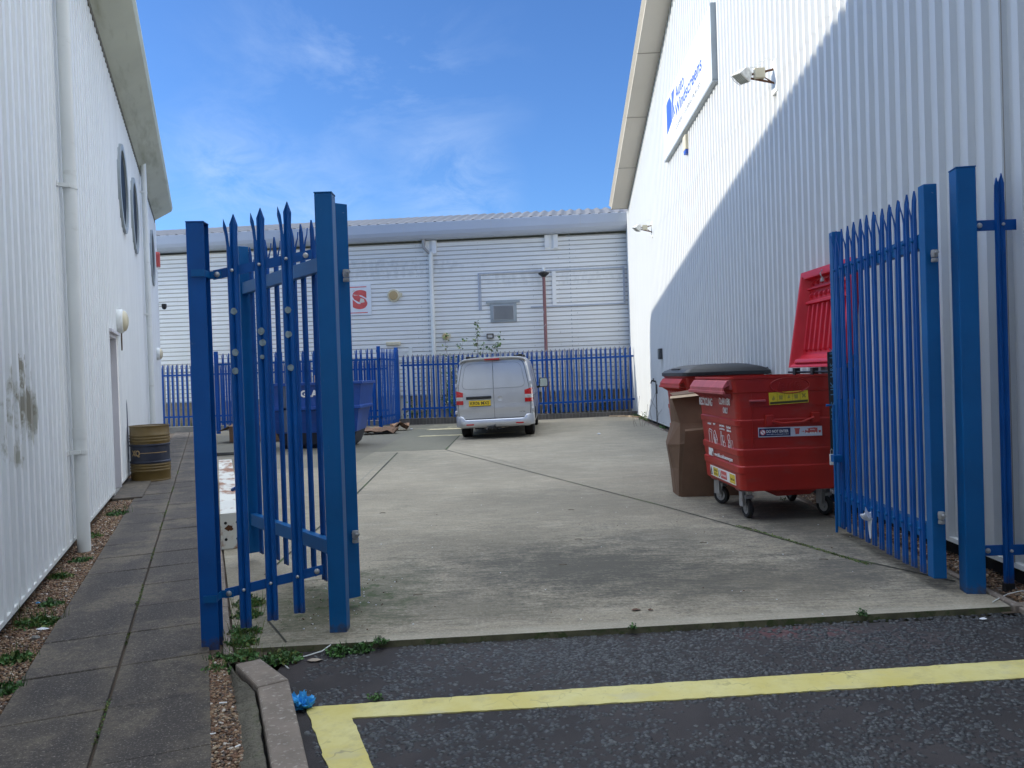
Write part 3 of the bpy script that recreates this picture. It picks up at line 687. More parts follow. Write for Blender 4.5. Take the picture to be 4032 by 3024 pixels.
# hanging sign
t = wallthing(RB, 'wall_sign', 'large white lettered sign board high on the sunlit wall', 'sign', 8.58, 6.31)
W_ = 4.86; H_ = 1.24
b = MB(); b.box(0, W_, -.13, -.034, 0, H_); b.build('board', mat('sign white', (.84, .85, .85), .35), t, bevel=.004)
b = MB(); b.box(W_+.001, W_+.045, -.135, -.034, -.02, H_+.02); b.box(-.001, W_+.045, -.135, -.034, -.045, -.002); b.build('frame', M_greytrim, t)
def s2(y): return 26.3-y-8.58
b = MB()
b.prism([(s2(17.25), .44), (s2(16.62), .55), (s2(16.62), .93), (s2(16.80), 1.13), (s2(17.1), 1.13), (s2(17.25), 1.10)], 'y', -.134, -.13)
b.prism([(s2(16.55), .56), (s2(16.42), .58), (s2(16.50), .80), (s2(16.50), .88), (s2(16.38), 1.13), (s2(16.60), 1.13), (s2(16.56), .88)], 'y', -.134, -.13)
b.prism([(s2(16.36), .58), (s2(16.26), .60), (s2(16.42), .84), (s2(16.22), 1.13), (s2(16.33), 1.13), (s2(16.47), .86), (s2(16.47), .80)], 'y', -.134, -.13)
b.build('emblem', M_signb, t)
lettering('Auto', .92, .27, face_y(s2(16.14), -.131, .80), M_signb, t, bold=.012, ext=.003)
lettering('Windscreens', 2.62, .27, face_y(s2(16.22), -.131, .475), M_signb, t, bold=.012, ext=.003)
lettering('CLEARLY GOING PLACES', 2.48, .095, face_y(s2(16.21), -.131, .225), M_signg, t, ext=.003)
def floodlight(s, z, label, k=1):
    t = wallthing(RB, 'floodlight', label, 'floodlight', s, z, 'floodlights on the right wall')
    b = MB(); b.box(-.10, .12, -.055, -.032, -.26, .16); b.build('back_plate', M_wht, t, bevel=.004)
    b = MB(); b.tube([(0, -.05, .05), (-.04, -.40, -.0)], .014, 6); b.tube([(0, -.05, -.12), (-.04, -.40, -.02)], .014, 6); b.tube([(.02, -.05, -.14), (.02, -.22, -.02), (.0, -.06, .06)], .010, 6)
    b.build('bracket', mat('rusty bracket', (.16, .07, .035), .8), t)
    Mh = Matrix.Translation((-.06, -.42, .02)) @ Matrix.Scale(.62, 4) @ Matrix.Rotation(R(-38), 4, 'X') @ Matrix.Rotation(R(18), 4, 'Z')
    b = MB(); b.add([(-.20, -.15, -.10), (.20, -.15, -.10), (.20, .15, -.10), (-.20, .15, -.10), (-.15, -.09, .10), (.15, -.09, .10), (.15, .09, .10), (-.15, .09, .10)],
                    [(0, 1, 2, 3), (4, 5, 6, 7), (0, 1, 5, 4), (1, 2, 6, 5), (2, 3, 7, 6), (3, 0, 4, 7)], M=Mh)
    b.box(-.08, .08, -.05, .05, .1, .15, M=Mh); hd = b.build('lamp_head', mat('weathered lamp', (.62, .62, .58), .5, var=(20, .25)), t, bevel=.01)
    b = MB(); b.box(-.17, .17, -.125, .125, -.104, -.101, M=Mh); b.build('lens', mat('lamp lens', (.30, .34, .30), .15), hd)
    b = MB()
    for i in range(7): b.tube([Mh @ Vector((-.2+.065*i, -.14, -.106)), Mh @ Vector((-.2+.065*i, 0, -.125)), Mh @ Vector((-.2+.065*i, .14, -.106))], .004, 4)
    b.build('wire_guard', M_galv, hd)
    b = MB(); b.prism([(-.05, -.06), (.05, -.06), (.04, .07), (-.04, .07)], 'y', -.30, -.17); b.build('sensor', M_off, t, bevel=.006)
    b = MB(); b.tube([(.03, -.04, .14), (.0, -.14, .20), (-.06, -.26, .12), (-.08, -.42, .10)], .006, 5); b.build('cable', M_wht, t)
floodlight(16.45, 5.24, 'larger looking floodlight on the wall to the right of the sign')
floodlight(5.82, 5.30, 'small distant floodlight low on the far end of the sunlit wall')
t = wallthing(RB, 'alarm_box', 'slim cream alarm box with blue strobe under the sign', 'alarm box', 10.80, 5.80)
b = MB(); b.box(-.13, .13, -.11, -.034, .10, .39); b.build('cover', M_off, t, bevel=.012)
b = MB(); b.prism([(-.11, .10), (.11, .10), (.07, .02), (-.07, .02)], 'y', -.105, -.04); b.build('strobe', M_signb, t, bevel=.008)
t = wallthing(RB, 'meter_box', 'small dark grey box on the shaded wall beyond the bins', 'utility box', 6.75, 1.78)
b = MB(); b.box(-.13, .13, -.12, -.032, 0, .27); b.build('casing', mat('dark casing', (.05, .055, .06), .5), t, bevel=.01)
b = MB(); b.box(-.11, .11, -.125, -.12, .02, .24); b.build('front_panel', mat('grey panel', (.11, .12, .12), .5), t)
t = wallthing(RB, 'standpipe', 'thin standpipe with a black tap against the right wall', 'tap', 5.75, 0)
b = MB(); b.tube([(0, -.06, -.02), (0, -.06, 1.2)], .014, 8); b.build('pipe', mat('pipe grey', (.12, .11, .10), .7), t)
b = MB(); b.tube([(0, -.06, 1.2), (0, -.16, 1.23), (0, -.20, 1.15)], [.025, .028, .02], 8); b.tube([(-.07, -.12, 1.28), (.07, -.12, 1.28)], .012, 6); b.tube([(0, -.12, 1.22), (0, -.12, 1.28)], .012, 6)
b.tube([(.09, -.05, 1.12), (.14, -.06, 1.05), (.14, -.06, .88)], .018, 6); b.build('tap', M_black, t)

# ---- added block behind the camera, unseen, keeps low sky off the walls
t = thing('warehouse', 'added long brown brick block with grey shutters, unseen behind the camera, blocking low sky', 'building', (-34, -19, 0), 0)
M_bk = m_bricks('brown brick', (.16, .10, .07), (.12, .075, .055), (.15, .14, .12), .22, .075)
b = MB(); b.box(0, 80, -14, 0, -.16, 8.5); b.build('wall', M_bk, t)
b = MB(); b.prism([(-14.4, 8.5), (.4, 8.5), (-7, 11)], 'x', -.4, 80.4); b.build('roof', M_roof, t)
for k in range(9):
    b = MB(); b.box(4+k*8.5, 8.5+k*8.5, .0, .03, 0, 4.2); b.build('blocker_shutter', M_greytrim, t)
b = MB(); b.box(21.10, 21.125, 0, .01, 0, .01)
# ---- far building
FA = math.atan2(-.088, 1); FB = thing('warehouse', 'pale grey warehouse with horizontal cladding, at the far end', 'building', (-12.8, 28.0, 0), FA)
F0, F1, FZ = -9.0, 34.0, .93
b = MB(); z = FZ; prof = []
while z < 6.34:
    for dz, y in ((0, 0), (.004, -.036), (.112, -.040), (.124, -.002), (.148, -.002)):
        if z+dz < 6.36: prof.append((y, z+dz))
    z += .152
for p, q in zip(prof[:-1], prof[1:]):
    if p[1] < q[1]: b.add([(F0, p[0], p[1]), (F1, p[0], p[1]), (F1, q[0], q[1]), (F0, q[0], q[1])], [(0, 1, 2, 3)], 1 if max(p[0], q[0]) > -.0021 and min(p[0], q[0]) > -.01 else 0)
b.add([(F0, .05, 0), (F0, 20, 0), (F0, 20, 9), (F0, .05, 7)], [(0, 1, 2, 3)]); b.add([(F1, .05, 0), (F1, 20, 0), (F1, 20, 9), (F1, .05, 7)], [(0, 1, 2, 3)])
b.build('wall', [M_cladF, mat('grimy shaded groove', (.46, .44, .41), .8)], FB)  # groove tone mixes grime with painted-in shade
b = MB()
for k in range(26):
    zz = FZ+.06+k*.215
    for x in (1.2, 3.4, 4.9, 6.6, 9.6, 9.75, 11.8, 13.7, 14.6, 15.2, 16.6):
        if rnd(0, 1) < .75: b.box(x+rnd(-.01, .01), x+.014, -.042, -.030, zz, zz+.014)
b.build('fixing_screws', mat('screw heads', (.20, .20, .20), .6), FB)
b = MB(); b.box(F0, F1, .0, .3, -.15, FZ-.004); b.build('plinth_wall', M_stone, FB)
b = MB(); b.box(F0, F1, -.06, .0, FZ-.04, FZ-.006); b.build('drip_trim', M_fasc, FB)
sec = [(-.02, 6.33), (-.30, 6.33), (-.42, 6.36), (-.50, 6.44), (-.54, 6.56), (-.55, 6.86), (-.47, 6.88), (-.47, 6.80)]
b = MB()
for p, q in zip(sec[:-1], sec[1:]): b.add([(F0, *p), (F1, *p), (F1, *q), (F0, *q)], [(0, 1, 2, 3)])
b.build('gutter', M_fasc, FB, smooth=50)
b = MB()
for k in range(14): b.box(F0+k*3.05, F0+k*3.05+.012, -.553, -.549, 6.5, 6.86)
b.build('gutter_joint', mat('gutter joint', (.45, .46, .48), .5), FB)
b = MB(); rr = []
arc = [(-.46, 6.84), (-.1, 6.97), (.6, 7.17), (1.6, 7.43), (3, 7.75), (5, 8.09), (8, 8.35), (12, 8.45), (20, 8.45)]
nx = int((F1-F0)/.0555)
for (y, z) in arc:
    rr.append([(F0+i*.0555, y, z+.034*(1+math.sin(2*PI*i/6.0))) for i in range(nx)])
vs = [p for r in rr for p in r]
b.add(vs, [(i*nx+j, i*nx+j+1, (i+1)*nx+j+1, (i+1)*nx+j) for i in range(len(rr)-1) for j in range(nx-1)])
b.build('roof', M_roof, FB, smooth=60)
def fs(x, y=27.2): return (x+12.8)/math.cos(FA)*1.0
# downpipe and hoppers
def hopper(s):
    b = MB(); b.box(s-.30, s-.12, -.12, -.034, 5.86, 6.30); b.box(s-.0, s+.16, -.14, -.034, 5.84, 6.30); b.box(s-.30, s+.16, -.06, -.034, 5.80, 6.32); return b.build('hopper', M_cladF, FB, bevel=.005)
hopper(10.2); hopper(14.45)
downpipe(FB, 10.15, -.12, .2, 5.9, r=.075, brs=(), m=M_wht)
b = MB(); b.tube([(9.93, -.2, 6.34), (9.93, -.24, 6.05), (10.12, -.14, 5.84)], [.07, .055, .05], 10); b.build('overflow_pipe', M_galv, FB, smooth=50)
for x in (9.98, 15.0): 
    b = MB(); b.box(x-.01, x+.01, -.037, -.03, FZ, 6.3); b.build('sheet_lap', M_greytrim, FB)
# sign frames, vent, door head
b = MB(); s0, s1 = 11.78, 16.86
for (a0, a1, c0, c1) in ((s0, s1, 5.06, 5.10), (s0, s0+.05, 3.80, 5.06), (s0+.07, s0+.10, 3.80, 5.02), (s1-.06, s1, 3.88, 5.06), (13.6, s1, 3.82, 3.86)): b.box(a0, a1, -.075, -.034, c0, c1)
b.build('sign_rail', M_fasc, FB)
b = MB(); b.box(14.36, 14.50, -.075, -.034, 3.87, 5.05); b.build('cover_strip', M_cladF, FB)
b = MB(); b.box(12.18, 13.10, -.07, -.034, 3.36, 4.02); b.box(12.04, 13.22, -.10, -.034, 4.02, 4.11); b.build('vent_frame', M_greytrim, FB, bevel=.004)
b = MB(); b.box(12.27, 13.01, -.085, -.07, 3.44, 3.95)
for k in range(14): b.prism([(-.115, 3.455+k*.035), (-.086, 3.475+k*.035), (-.086, 3.485+k*.035), (-.115, 3.463+k*.035)], 'x', 12.29, 12.99)
b.build('louvre', M_alu, FB)
b = MB(); b.box(8.42, 9.10, -.02, .02, .0, 2.38); b.build('door', mat('far door', (.50, .49, .45), .5), FB)
b = MB(); b.box(8.36, 8.42, -.05, .0, .0, 2.44); b.box(9.10, 9.16, -.05, .0, 0, 2.44); b.box(8.36, 9.30, -.05, .0, 2.38, 2.44); b.box(9.24, 9.36, -.06, -.03, 1.0, 2.6); b.build('door_frame', M_wht, FB)
def farthing(name, label, cat, s, z, group=None):
    return thing(name, label, cat, FB.matrix_basis @ Vector((s, 0, z)), FA, group)
bpy.context.view_layer.update()
t = farthing('wall_sign', 'white sign with damaged red lettering on the far building', 'sign', 5.90, 3.80)
b = MB(); b.box(0, 2.06, -.07, -.036, 0, 1.08); b.build('board', mat('sign face', (.72, .75, .78), .45, var=(3, .05)), t)
b = MB(); b.box(.12, 1.90, -.073, -.0701, .98, 1.01); b.box(.12, 1.92, -.073, -.0701, .07, .10); b.build('red_rule', M_signr, t)
lettering('P', .58, .66, face_y(.70, -.0705, .22), M_signr, t, bold=.06, ext=.002); lettering('S', .54, .68, face_y(1.38, -.0705, .21), M_signr, t, bold=.07, ext=.002)
b = MB(); b.add([(1.35, -.075, .80), (1.50, -.075, .87), (1.44, -.09, .90)], [(0, 1, 2)]); b.add([(1.62, -.075, .42), (1.82, -.075, .45), (1.80, -.09, .56), (1.68, -.08, .60)], [(0, 1, 2, 3)]); b.add([(1.40, -.075, .74), (1.62, -.075, .70), (1.45, -.082, .70)], [(0, 1, 2)])
b.build('peeling_flake', mat('flake', (.66, .62, .55), .6), t)
M0 = Matrix(((1, 0, 0, 0), (0, 0, -1, 0), (0, 1, 0, 0), (0, 0, 0, 1)))
def rnd_light(s, z, r, label):
    t = farthing('round_wall_light', label, 'wall light', s, z, 'round lights on the far building')
    b = MB(); b.lathe([(r, .03), (r, .10), (r*.9, .12)], n=24, M=M0); b.build('ring', M_off, t, smooth=40)
    b = MB(); b.lathe([(r*.72, .12), (r*.66, .15), (.003, .16)], n=24, M=M0, cap=False); b.build('lens', mat('tan lens', (.45, .33, .16), .4), t, smooth=40)
    b = MB(); b.box(r*.9, r*1.35, -.10, -.034, -.05, .08); b.build('bracket', M_off, t); return t
rnd_light(8.77, 4.44, .22, 'cream round light right of the red lettered sign')
rnd_light(10.57, 2.93, .13, 'small brown round light beside the far downpipe')
t = farthing('bulkhead_light', 'cream oblong light over the far door', 'wall light', 8.70, 2.68)
b = MB(); b.box(-.26, .26, -.13, -.034, 0, .13); b.build('housing', M_off, t, bevel=.03)
t = farthing('led_floodlight', 'small black square floodlight on the far wall above the van', 'floodlight', 12.15, 2.80)
b = MB()
for q in ((-.12, .12, 0, .03), (-.12, .12, .14, .17), (-.12, -.09, .03, .14), (.09, .12, .03, .14)): b.box(q[0], q[1], -.14, -.08, q[2], q[3])
b.box(-.1, .1, -.1, -.036, .02, .15); b.build('housing', M_black, t)
b = MB(); b.box(-.09, .09, -.115, -.10, .03, .14); b.build('lens', M_clear, t)

# ================================================================ PALISADE FENCING
def pale_mesh(name, h, m, w=.066, head=.19, simple=False):
    """folded W-section pale with a triple splayed point; faces -Y, foot at the origin"""
    px = [-w/2, -w*.40, -w*.16, 0, w*.16, w*.40, w/2]; py = [.014, 0, 0, .012, 0, 0, .014]
    off = (0, .0035, 0); b = MB(); z1 = h-head
    b.sheet([[(x, y, z) for x, y in zip(px, py)] for z in ((0, z1) if simple else (0, h*.5, z1-.05, z1))], off)
    for (i0, i1, lean, fwd, zt) in ((0, 2, -.012, -.022, -.034), (2, 6, .002, .008, 0)):
        xs = px[i0:i1+1]; y_ = py[i0:i1+1]; k = len(xs); cx = sum(xs)/k
        g = .0025
        def row(f, width, z):
            return [(cx+(x-cx)*width*.93+lean*f, y*(1-f*.5)+fwd*f, z) for x, y in zip(xs, y_)]
        b.sheet([row(0, 1.0, z1), row(.30, 1.0, z1+head*.32), row(.75, 1.12, h-.062+zt*.6), row(1.0, .06, h+zt)], off)
    return b.mesh(name, m)
PALE = {}
def pale(h, m, simple=False):
    k = (round(h, 2), m.name, simple)
    if k not in PALE: PALE[k] = pale_mesh('pale', h, m, simple=simple)
    return PALE[k]
def bolt(b, x, y, z, r=.010): b.lathe([(r, 0), (r*.95, .006), (r*.5, .010), (.0005, .011)], n=8, cap=False, M=Matrix(((1, 0, 0, x), (0, 0, -1, y), (0, 1, 0, z), (0, 0, 0, 1))))

# ---- near panel left of the gate, racked up to the gate post
t = thing('palisade_fence', 'near blue palisade fence panel of three pales beside the leaning view of the path', 'fence', (-1.77, 4.47, 0), math.atan2(.05, .63))
t['label'] = 'short near panel of blue palisade, three pales between two posts beside the path'
b = MB()
b.box(-.050, .050, -.045, -.039, -.05, 2.43); b.box(-.050, .050, .039, .045, -.05, 2.43); b.box(-.003, .003, -.039, .039, -.05, 2.43)
b.box(-.051, .051, -.048, .048, 2.43, 2.438)
po = b.build('post', M_blue, t, bevel=.0015, seg=1); po.location = (-.015, -.03, 0)
for z in (2.14, .275):
    b = MB(); z2 = z+.112
    b.add([(.05, .02, z-.028), (.62, .02, z2-.028), (.62, .02, z2+.028), (.05, .02, z+.028), (.05, .026, z-.028), (.62, .026, z2-.028), (.62, .026, z2+.028), (.05, .026, z+.028)],
          [(0, 1, 2, 3), (4, 5, 6, 7), (0, 1, 5, 4), (3, 2, 6, 7), (0, 3, 7, 4), (1, 2, 6, 5)])
    r_ = b.build('rail', M_blue, t)
    b = MB(); b.box(.02, .10, -.078+.09, .018, z-.022, z+.022); b.box(-.04, .03, -.088, -.078, z-.02, z+.02); b.box(.028, .034, -.088, .015, z-.02, z+.02); b.build('bracket', M_blue2, r_)
    b = MB(); bolt(b, .075, .012, z+.002, .017); bolt(b, .585, .018, z2-.008, .017)
    for k, x in enumerate((.165, .32, .475)): bolt(b, x, -.004, z+.112*(x-.05)/.57)
    b.build('bolt', M_bolt, r_)
hh = 2.42
pp = []
for k, x in enumerate((.165, .32, .475)):
    p = link('pale', pale(hh, M_blue), t, (x, 0, .072+.034*k)); pp.append(p)
for p, zs in zip(pp, ((1.925, 1.685, 1.578), (1.805, 1.738, 1.654), (1.924, 1.782, 1.586))):
    for q, z in enumerate(zs):
        b = MB(); n = 14; r = .019 if not (p is pp[1] and q == 2) else .013
        dx = rnd(-.004, .004)
        b.prism([(dx+r*math.cos(2*PI*i/n)*rnd(.88, 1.1), z-p.location.z+r*1.0*math.sin(2*PI*i/n)*rnd(.88, 1.2)) for i in range(n)], 'y', -.0035, .004)
        b.build('bare_patch', M_patch, p)
# ---- hinge posts
def boxpost(name, label, x, y, rz, w, h, grp, m):
    t = thing(name, label, 'gate post', (x, y, 0), rz, grp)
    b = MB(); b.box(-w/2, w/2, -w/2, w/2, -.06, h-.004); b.build('post', m, t, bevel=.006)
    b = MB(); b.box(-w/2-.002, w/2+.002, -w/2-.002, w/2+.002, h-.004, h+.004); b.build('cap', m, t, bevel=.002)
    return t
boxpost('gate_post', 'thick square blue post the left gate hangs from', -1.085, 4.62, R(1), .104, 2.62, 'square gate posts', M_blue2)
gpR = boxpost('gate_post', 'thick square blue post the right gate hangs from', 2.94, 4.965, R(-9), .118, 2.73, 'square gate posts', M_blue2)
# ---- gate leaves
def gate(label, x0, y0, x1, y1, side, group, npale=12):
    """hinge stile at (x0,y0), free stile at (x1,y1); pales on local side*(-Y)"""
    L = math.hypot(x1-x0, y1-y0); t = thing('palisade_gate', label, 'gate', (x0, y0, 0), math.atan2(y1-y0, x1-x0), group)
    zb, zt_ = .075, 2.655
    for x in (0, L):
        b = MB(); b.box(x-.042, x+.042, -.042, .042, zb, zt_); b.build('stile', M_blue2, t, bevel=.004)
    for z in (2.30, .36):
        b = MB(); b.box(.042, L-.042, -.028, .028, z-.048, z+.048)
        b.box(.042, L-.042, side*(-.028)-(.003 if side > 0 else -.001), side*(-.028)+(.001 if side > 0 else .003), z-.004, z+.002)
        r = b.build('rail', M_blue2, t, bevel=.003)
        b = MB()
        for k in range(npale):
            x = .042+(L-.084)*(k+.6)/npale; yy = side*-.048
            b.lathe([(.012, 0), (.012, .010), (.006, .014)], n=6, M=Matrix(((1, 0, 0, x), (0, 0, -side, yy), (0, 1, 0, z+.01), (0, 0, 0, 1))))
        b.build('bolt', M_blue2, r)
    for k in range(npale):
        x = .042+(L-.084)*(k+.6)/npale
        p = link('pale', pale(2.57, M_blue), t, (x+rnd(-.003, .003), side*-.045, zb+rnd(-.006, .006)), (rnd(-.002, .002), rnd(-.0015, .0015), (0 if side > 0 else PI)+rnd(-.02, .02)))
    for z in (2.2, .50):
        b = MB(); b.tube([(-.042, 0, z), (-.12, 0, z)], .010, 10); b.lathe([(.019, z-.028), (.021, z-.02), (.021, z+.012), (.019, z+.02)], (-.075, 0, 0), 12); b.lathe([(.019, z-.058), (.021, z-.054), (.019, z-.034)], (-.075, 0, 0), 12)
        b.build('hinge', M_galv, t, smooth=40)
    return t, L
gl, LL = gate('left leaf of the blue palisade gates, swung open towards the skip', -1.10, 5.06, -2.24, 6.50, 1, 'pair of palisade gates', 10)
gr, LR = gate('right leaf of the blue palisade gates, swung open along the white wall beside the bins', 2.765, 5.06, 2.87, 6.74, -1, 'pair of palisade gates', 12)
# (the left leaf carries its pales on the side turned away from the camera)
b = MB(); b.tube([(LL-.06, .06, .62), (LL+.08, .10, .62)], .012, 8); b.tube([(LL+.08, .10, .62), (LL+.16, .10, .60)], .016, 8); b.build('drop_bolt', M_blue, gl)
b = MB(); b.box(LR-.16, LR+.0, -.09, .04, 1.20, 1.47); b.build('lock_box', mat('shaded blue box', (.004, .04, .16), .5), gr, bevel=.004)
b = MB(); b.tube([(LR-.12, .10, .05), (LR-.12, .10, 1.15), (LR-.12, .16, 1.15)], .012, 8); b.box(LR-.16, LR-.08, .05, .12, .66, .72); b.build('drop_bolt', M_blue2, gr)
# black strap with writing hanging at the free end of the right gate
t = thing('hanging_strap', 'black strap with blue-white lettering hanging between red bin and right gate', 'strap', (3.03, 7.28, 0))
b = MB(); rows = [[(-.035+.07*i/2, .01*math.sin(z*5)+.004*i, z) for i in range(3)] for z in [.62+.1*k for k in range(11)]]; b.sheet(rows, (0, .004, 0)); b.build('webbing', M_black, t)
def face_up(x, y, z): return Matrix(((0, -1, 0, x), (0, 0, -1, y), (1, 0, 0, z), (0, 0, 0, 1)))
M_letb = mat('strap lettering', (.10, .26, .42), .5)
lettering('H&S  UK', .36, .045, face_up(.022, -.014, .98), M_letb, t); lettering('H&S  UK', .28, .045, face_up(.022, -.014, 1.38), M_letb, t)
t = thing('padlock', 'small pale padlock hanging below the black strap', 'padlock', (2.975, 7.2, .56))
b = MB(); b.box(-.02, .02, -.012, .012, 0, .10); b.build('body', M_wht, t, bevel=.003)
b = MB(); b.tube([(-.012, 0, .10), (-.012, 0, .135), (0, 0, .15), (.012, 0, .135), (.012, 0, .10)], .004, 6); b.build('shackle', M_galv, t)
# ---- right hand fence continuing out of the picture
t = thing('palisade_fence', 'blue palisade fence running out of the picture beside the right gate post', 'fence', (2.98, 5.02, 0), R(-1.5))
for z in (2.375, .245):
    b = MB(); b.box(.04, 2.6, .018, .025, z-.035, z+.035); r = b.build('rail', M_blue, t, bevel=.002, seg=1)
    b = MB(); bolt(b, .105, .016, z, .018)
    for k in range(15): bolt(b, .245+.155*k, -.006, z, .011)
    b.build('bolt', M_bolt, r)
for k in range(15): link('pale', pale(2.68, M_blue), t, (.235+.155*k, 0, .03))
b = MB(); b.box(.20, .26, -.01, .03, -.06, .03); b.build('stub_foot', M_dark, t)

# ---- far fences
def fence(name, label, pts, h, m, z0, pitch=.162, rails=(.42, 1.72), group=None, post=None, simple=True, railoff=.02, posts=(), phase=0, m_rail=None):
    p, q = Vector(pts[0]), Vector(pts[1]); L = (q-p).length
    t = thing(name, label, 'fence', (p.x, p.y, 0), math.atan2(q.y-p.y, q.x-p.x), group)
    zz = lambda s: z0+gz(*(p+(q-p)*(s/L)))*.9
    for rz_ in rails:
        b = MB(); k = 6
        for i in range(k):
            a = L*i/k; c = L*(i+1)/k
            b.add([(a, railoff, zz(a)+rz_-.03), (c, railoff, zz(c)+rz_-.03), (c, railoff, zz(c)+rz_+.03), (a, railoff, zz(a)+rz_+.03), (a, railoff+.045, zz(a)+rz_-.03), (c, railoff+.045, zz(c)+rz_-.03), (c, railoff+.045, zz(c)+rz_+.03), (a, railoff+.045, zz(a)+rz_+.03)],
                  [(0, 1, 2, 3), (4, 5, 6, 7), (0, 1, 5, 4), (3, 2, 6, 7)])
        b.build('rail', m_rail or m, t)
    s = pitch*.5+phase; me = pale(h, m, simple)
    while s < L:
        o = link('pale', me, t, (s+rnd(-.004, .004), 0, zz(s)+rnd(-.006, .006)), (rnd(-.006, .006), rnd(-.007, .007), 0)); s += pitch
    for s in posts:
        b = MB(); b.box(s-.05, s+.05, .022, .12, -.1, zz(s)+h+.06); b.build('post', m, t, bevel=.004)
    return t
fence('palisade_fence', 'long blue palisade fence on the brick edging across the end of the yard', ((-3.60, 25.0), (4.06, 25.35)), 2.06, M_blue3, .19, group='blue far fences', posts=(), rails=(.32, 1.74))
fence('palisade_fence', 'blue palisade fence at the end of the path beside the left building', ((-11.5, 25.15), (-8.2, 25.05)), 2.02, M_blue3, .19, group='blue far fences', rails=(.3, 1.66))
fence('palisade_fence', 'blue palisade fence seen behind the skip enclosure', ((-8.1, 25.05), (-4.05, 25.0)), 2.02, M_blue3, .19, group='blue far fences', rails=(.3, 1.66))
fence('palisade_fence', 'grey galvanised palisade fence just behind the blue one, right of the enclosure', ((-3.9, 25.75), (4.06, 26.05)), 2.26, M_galv, .05, pitch=.155, phase=.05, group='galvanised fences', rails=(.40, 1.98))
fence('palisade_fence', 'grey galvanised palisade fence behind the blue one, at the end of the path', ((-11.8, 25.85), (-4.0, 25.75)), 2.20, M_galv, .05, pitch=.155, phase=.04, group='galvanised fences', rails=(.40, 1.9))
fence('palisade_fence', 'tall blue palisade front of the enclosure behind the skip', ((-9.06, 23.5), (-4.0, 23.5)), 2.36, M_blue3, .10, pitch=.163, posts=(.02, 5.0), simple=False, group='skip enclosure fences', rails=(.26, 2.02), m_rail=M_blue)
fence('palisade_fence', 'tall blue palisade side of the enclosure, seen nearly edge on', ((-3.97, 23.45), (-3.64, 25.0)), 2.36, M_blue3, .10, pitch=.13, simple=False, posts=(1.5,), group='skip enclosure fences', rails=(.26, 2.02))
# low brick edging below the far fences
b = MB(); b.box(-3.85, 4.06, 24.86, 25.12, -.15, .20)
o = b.build('brick_edging', M_brickd); tag(o, 'low dark brick edging under the far blue fence', 'low wall')
b = MB(); b.box(-11.6, -4.0, 24.98, 25.30, -.15, .17); tag(b.build('brick_edging', M_conc), 'low grey block edging under the fence at the end of the path', 'low wall')

# ================================================================ LIGHTING COLUMN, PLANTS
t = thing('lighting_column', 'maroon lighting column behind the far fence', 'lamp post', (1.21, 26.45, 0))
b = MB(); b.lathe([(.085, -.1), (.085, 1.2), (.06, 1.25), (.055, 4.85)], n=16); b.build('column', M_maroon, t, smooth=40)
b = MB(); b.lathe([(.05, 4.82), (.10, 4.87), (.18, 4.93), (.19, 4.97), (.10, 5.01)], n=24); b.build('lantern', M_black, t, smooth=40)
b = MB(); b.lathe([(.06, 5.03), (.06, 5.12), (.03, 5.16)], n=12); b.build('photocell', M_wht, t, smooth=40)
def leaves(b, c, n, spread, size, mi=0):
    for _ in range(n):
        p = Vector(c)+Vector((random.gauss(0, spread), random.gauss(0, spread), random.gauss(0, spread)))
        d = Vector((rnd(-1, 1), rnd(-1, 1), rnd(-.6, .5))).normalized(); s = size*rnd(.6, 1.3)
        w = d.cross(Vector((rnd(-1, 1), rnd(-1, 1), rnd(-1, 1)))).normalized()*s*.42; nn = d.cross(w).normalized()*s*.12
        b.add([p, p+d*s*.45+w+nn, p+d*s, p+d*s*.45-w+nn, p+d*s*.5], [(0, 1, 4), (1, 2, 4), (2, 3, 4), (3, 0, 4)], mi if rnd(0, 1) > .25 else mi+1)
def sapling(x, y, label, tips, hb=.0, n=42, size=.10):
    t = thing('sapling', label, 'sapling', (x, y, 0), 0, 'saplings behind the fence')
    bt = MB(); bl = MB()
    for (tx, tz, f) in tips:
        P = [Vector((tx*k*k*.9+rnd(-.03, .03), rnd(-.08, .08), tz*k)) for k in (0, .2, .4, .6, .8, 1)]
        bt.tube(P, [.016, .014, .011, .008, .006, .003], 5)
        for k in range(int(n*f)):
            a = rnd(.25, 1.02) if tz > 2 else rnd(.1, 1); i = min(4, int(a*5)); p = P[i].lerp(P[i+1], a*5-i)
            q = p+Vector((rnd(-.22, .22), rnd(-.15, .15), rnd(.02, .14)))*(1.15-a*.8)
            bt.tube([p, q], .003, 3, cap=False); leaves(bl, q, 3 if rnd(0, 1) < .7 else 1, .035, size)
    bt.build('stem', M_bark, t); bl.build('foliage', [M_leaf, M_leafy], t)
sapling(-1.1, 26.4, 'tall slender sapling rising highest above the van roof', [(-.02, 3.35, 1), (.22, 2.7, .4)])
sapling(-.62, 26.4, 'short leafy sapling just left of the black square light', [(.25, 2.85, 1.0), (-.15, 2.5, .5)])
sapling(-2.15, 26.35, 'bushy sapling left of the van with two thin tops', [(-.1, 2.85, .9), (.6, 2.7, .7), (.2, 2.2, 1.4), (-.2, 1.8, 1.4), (.1, 1.5, 1.4)], n=30)
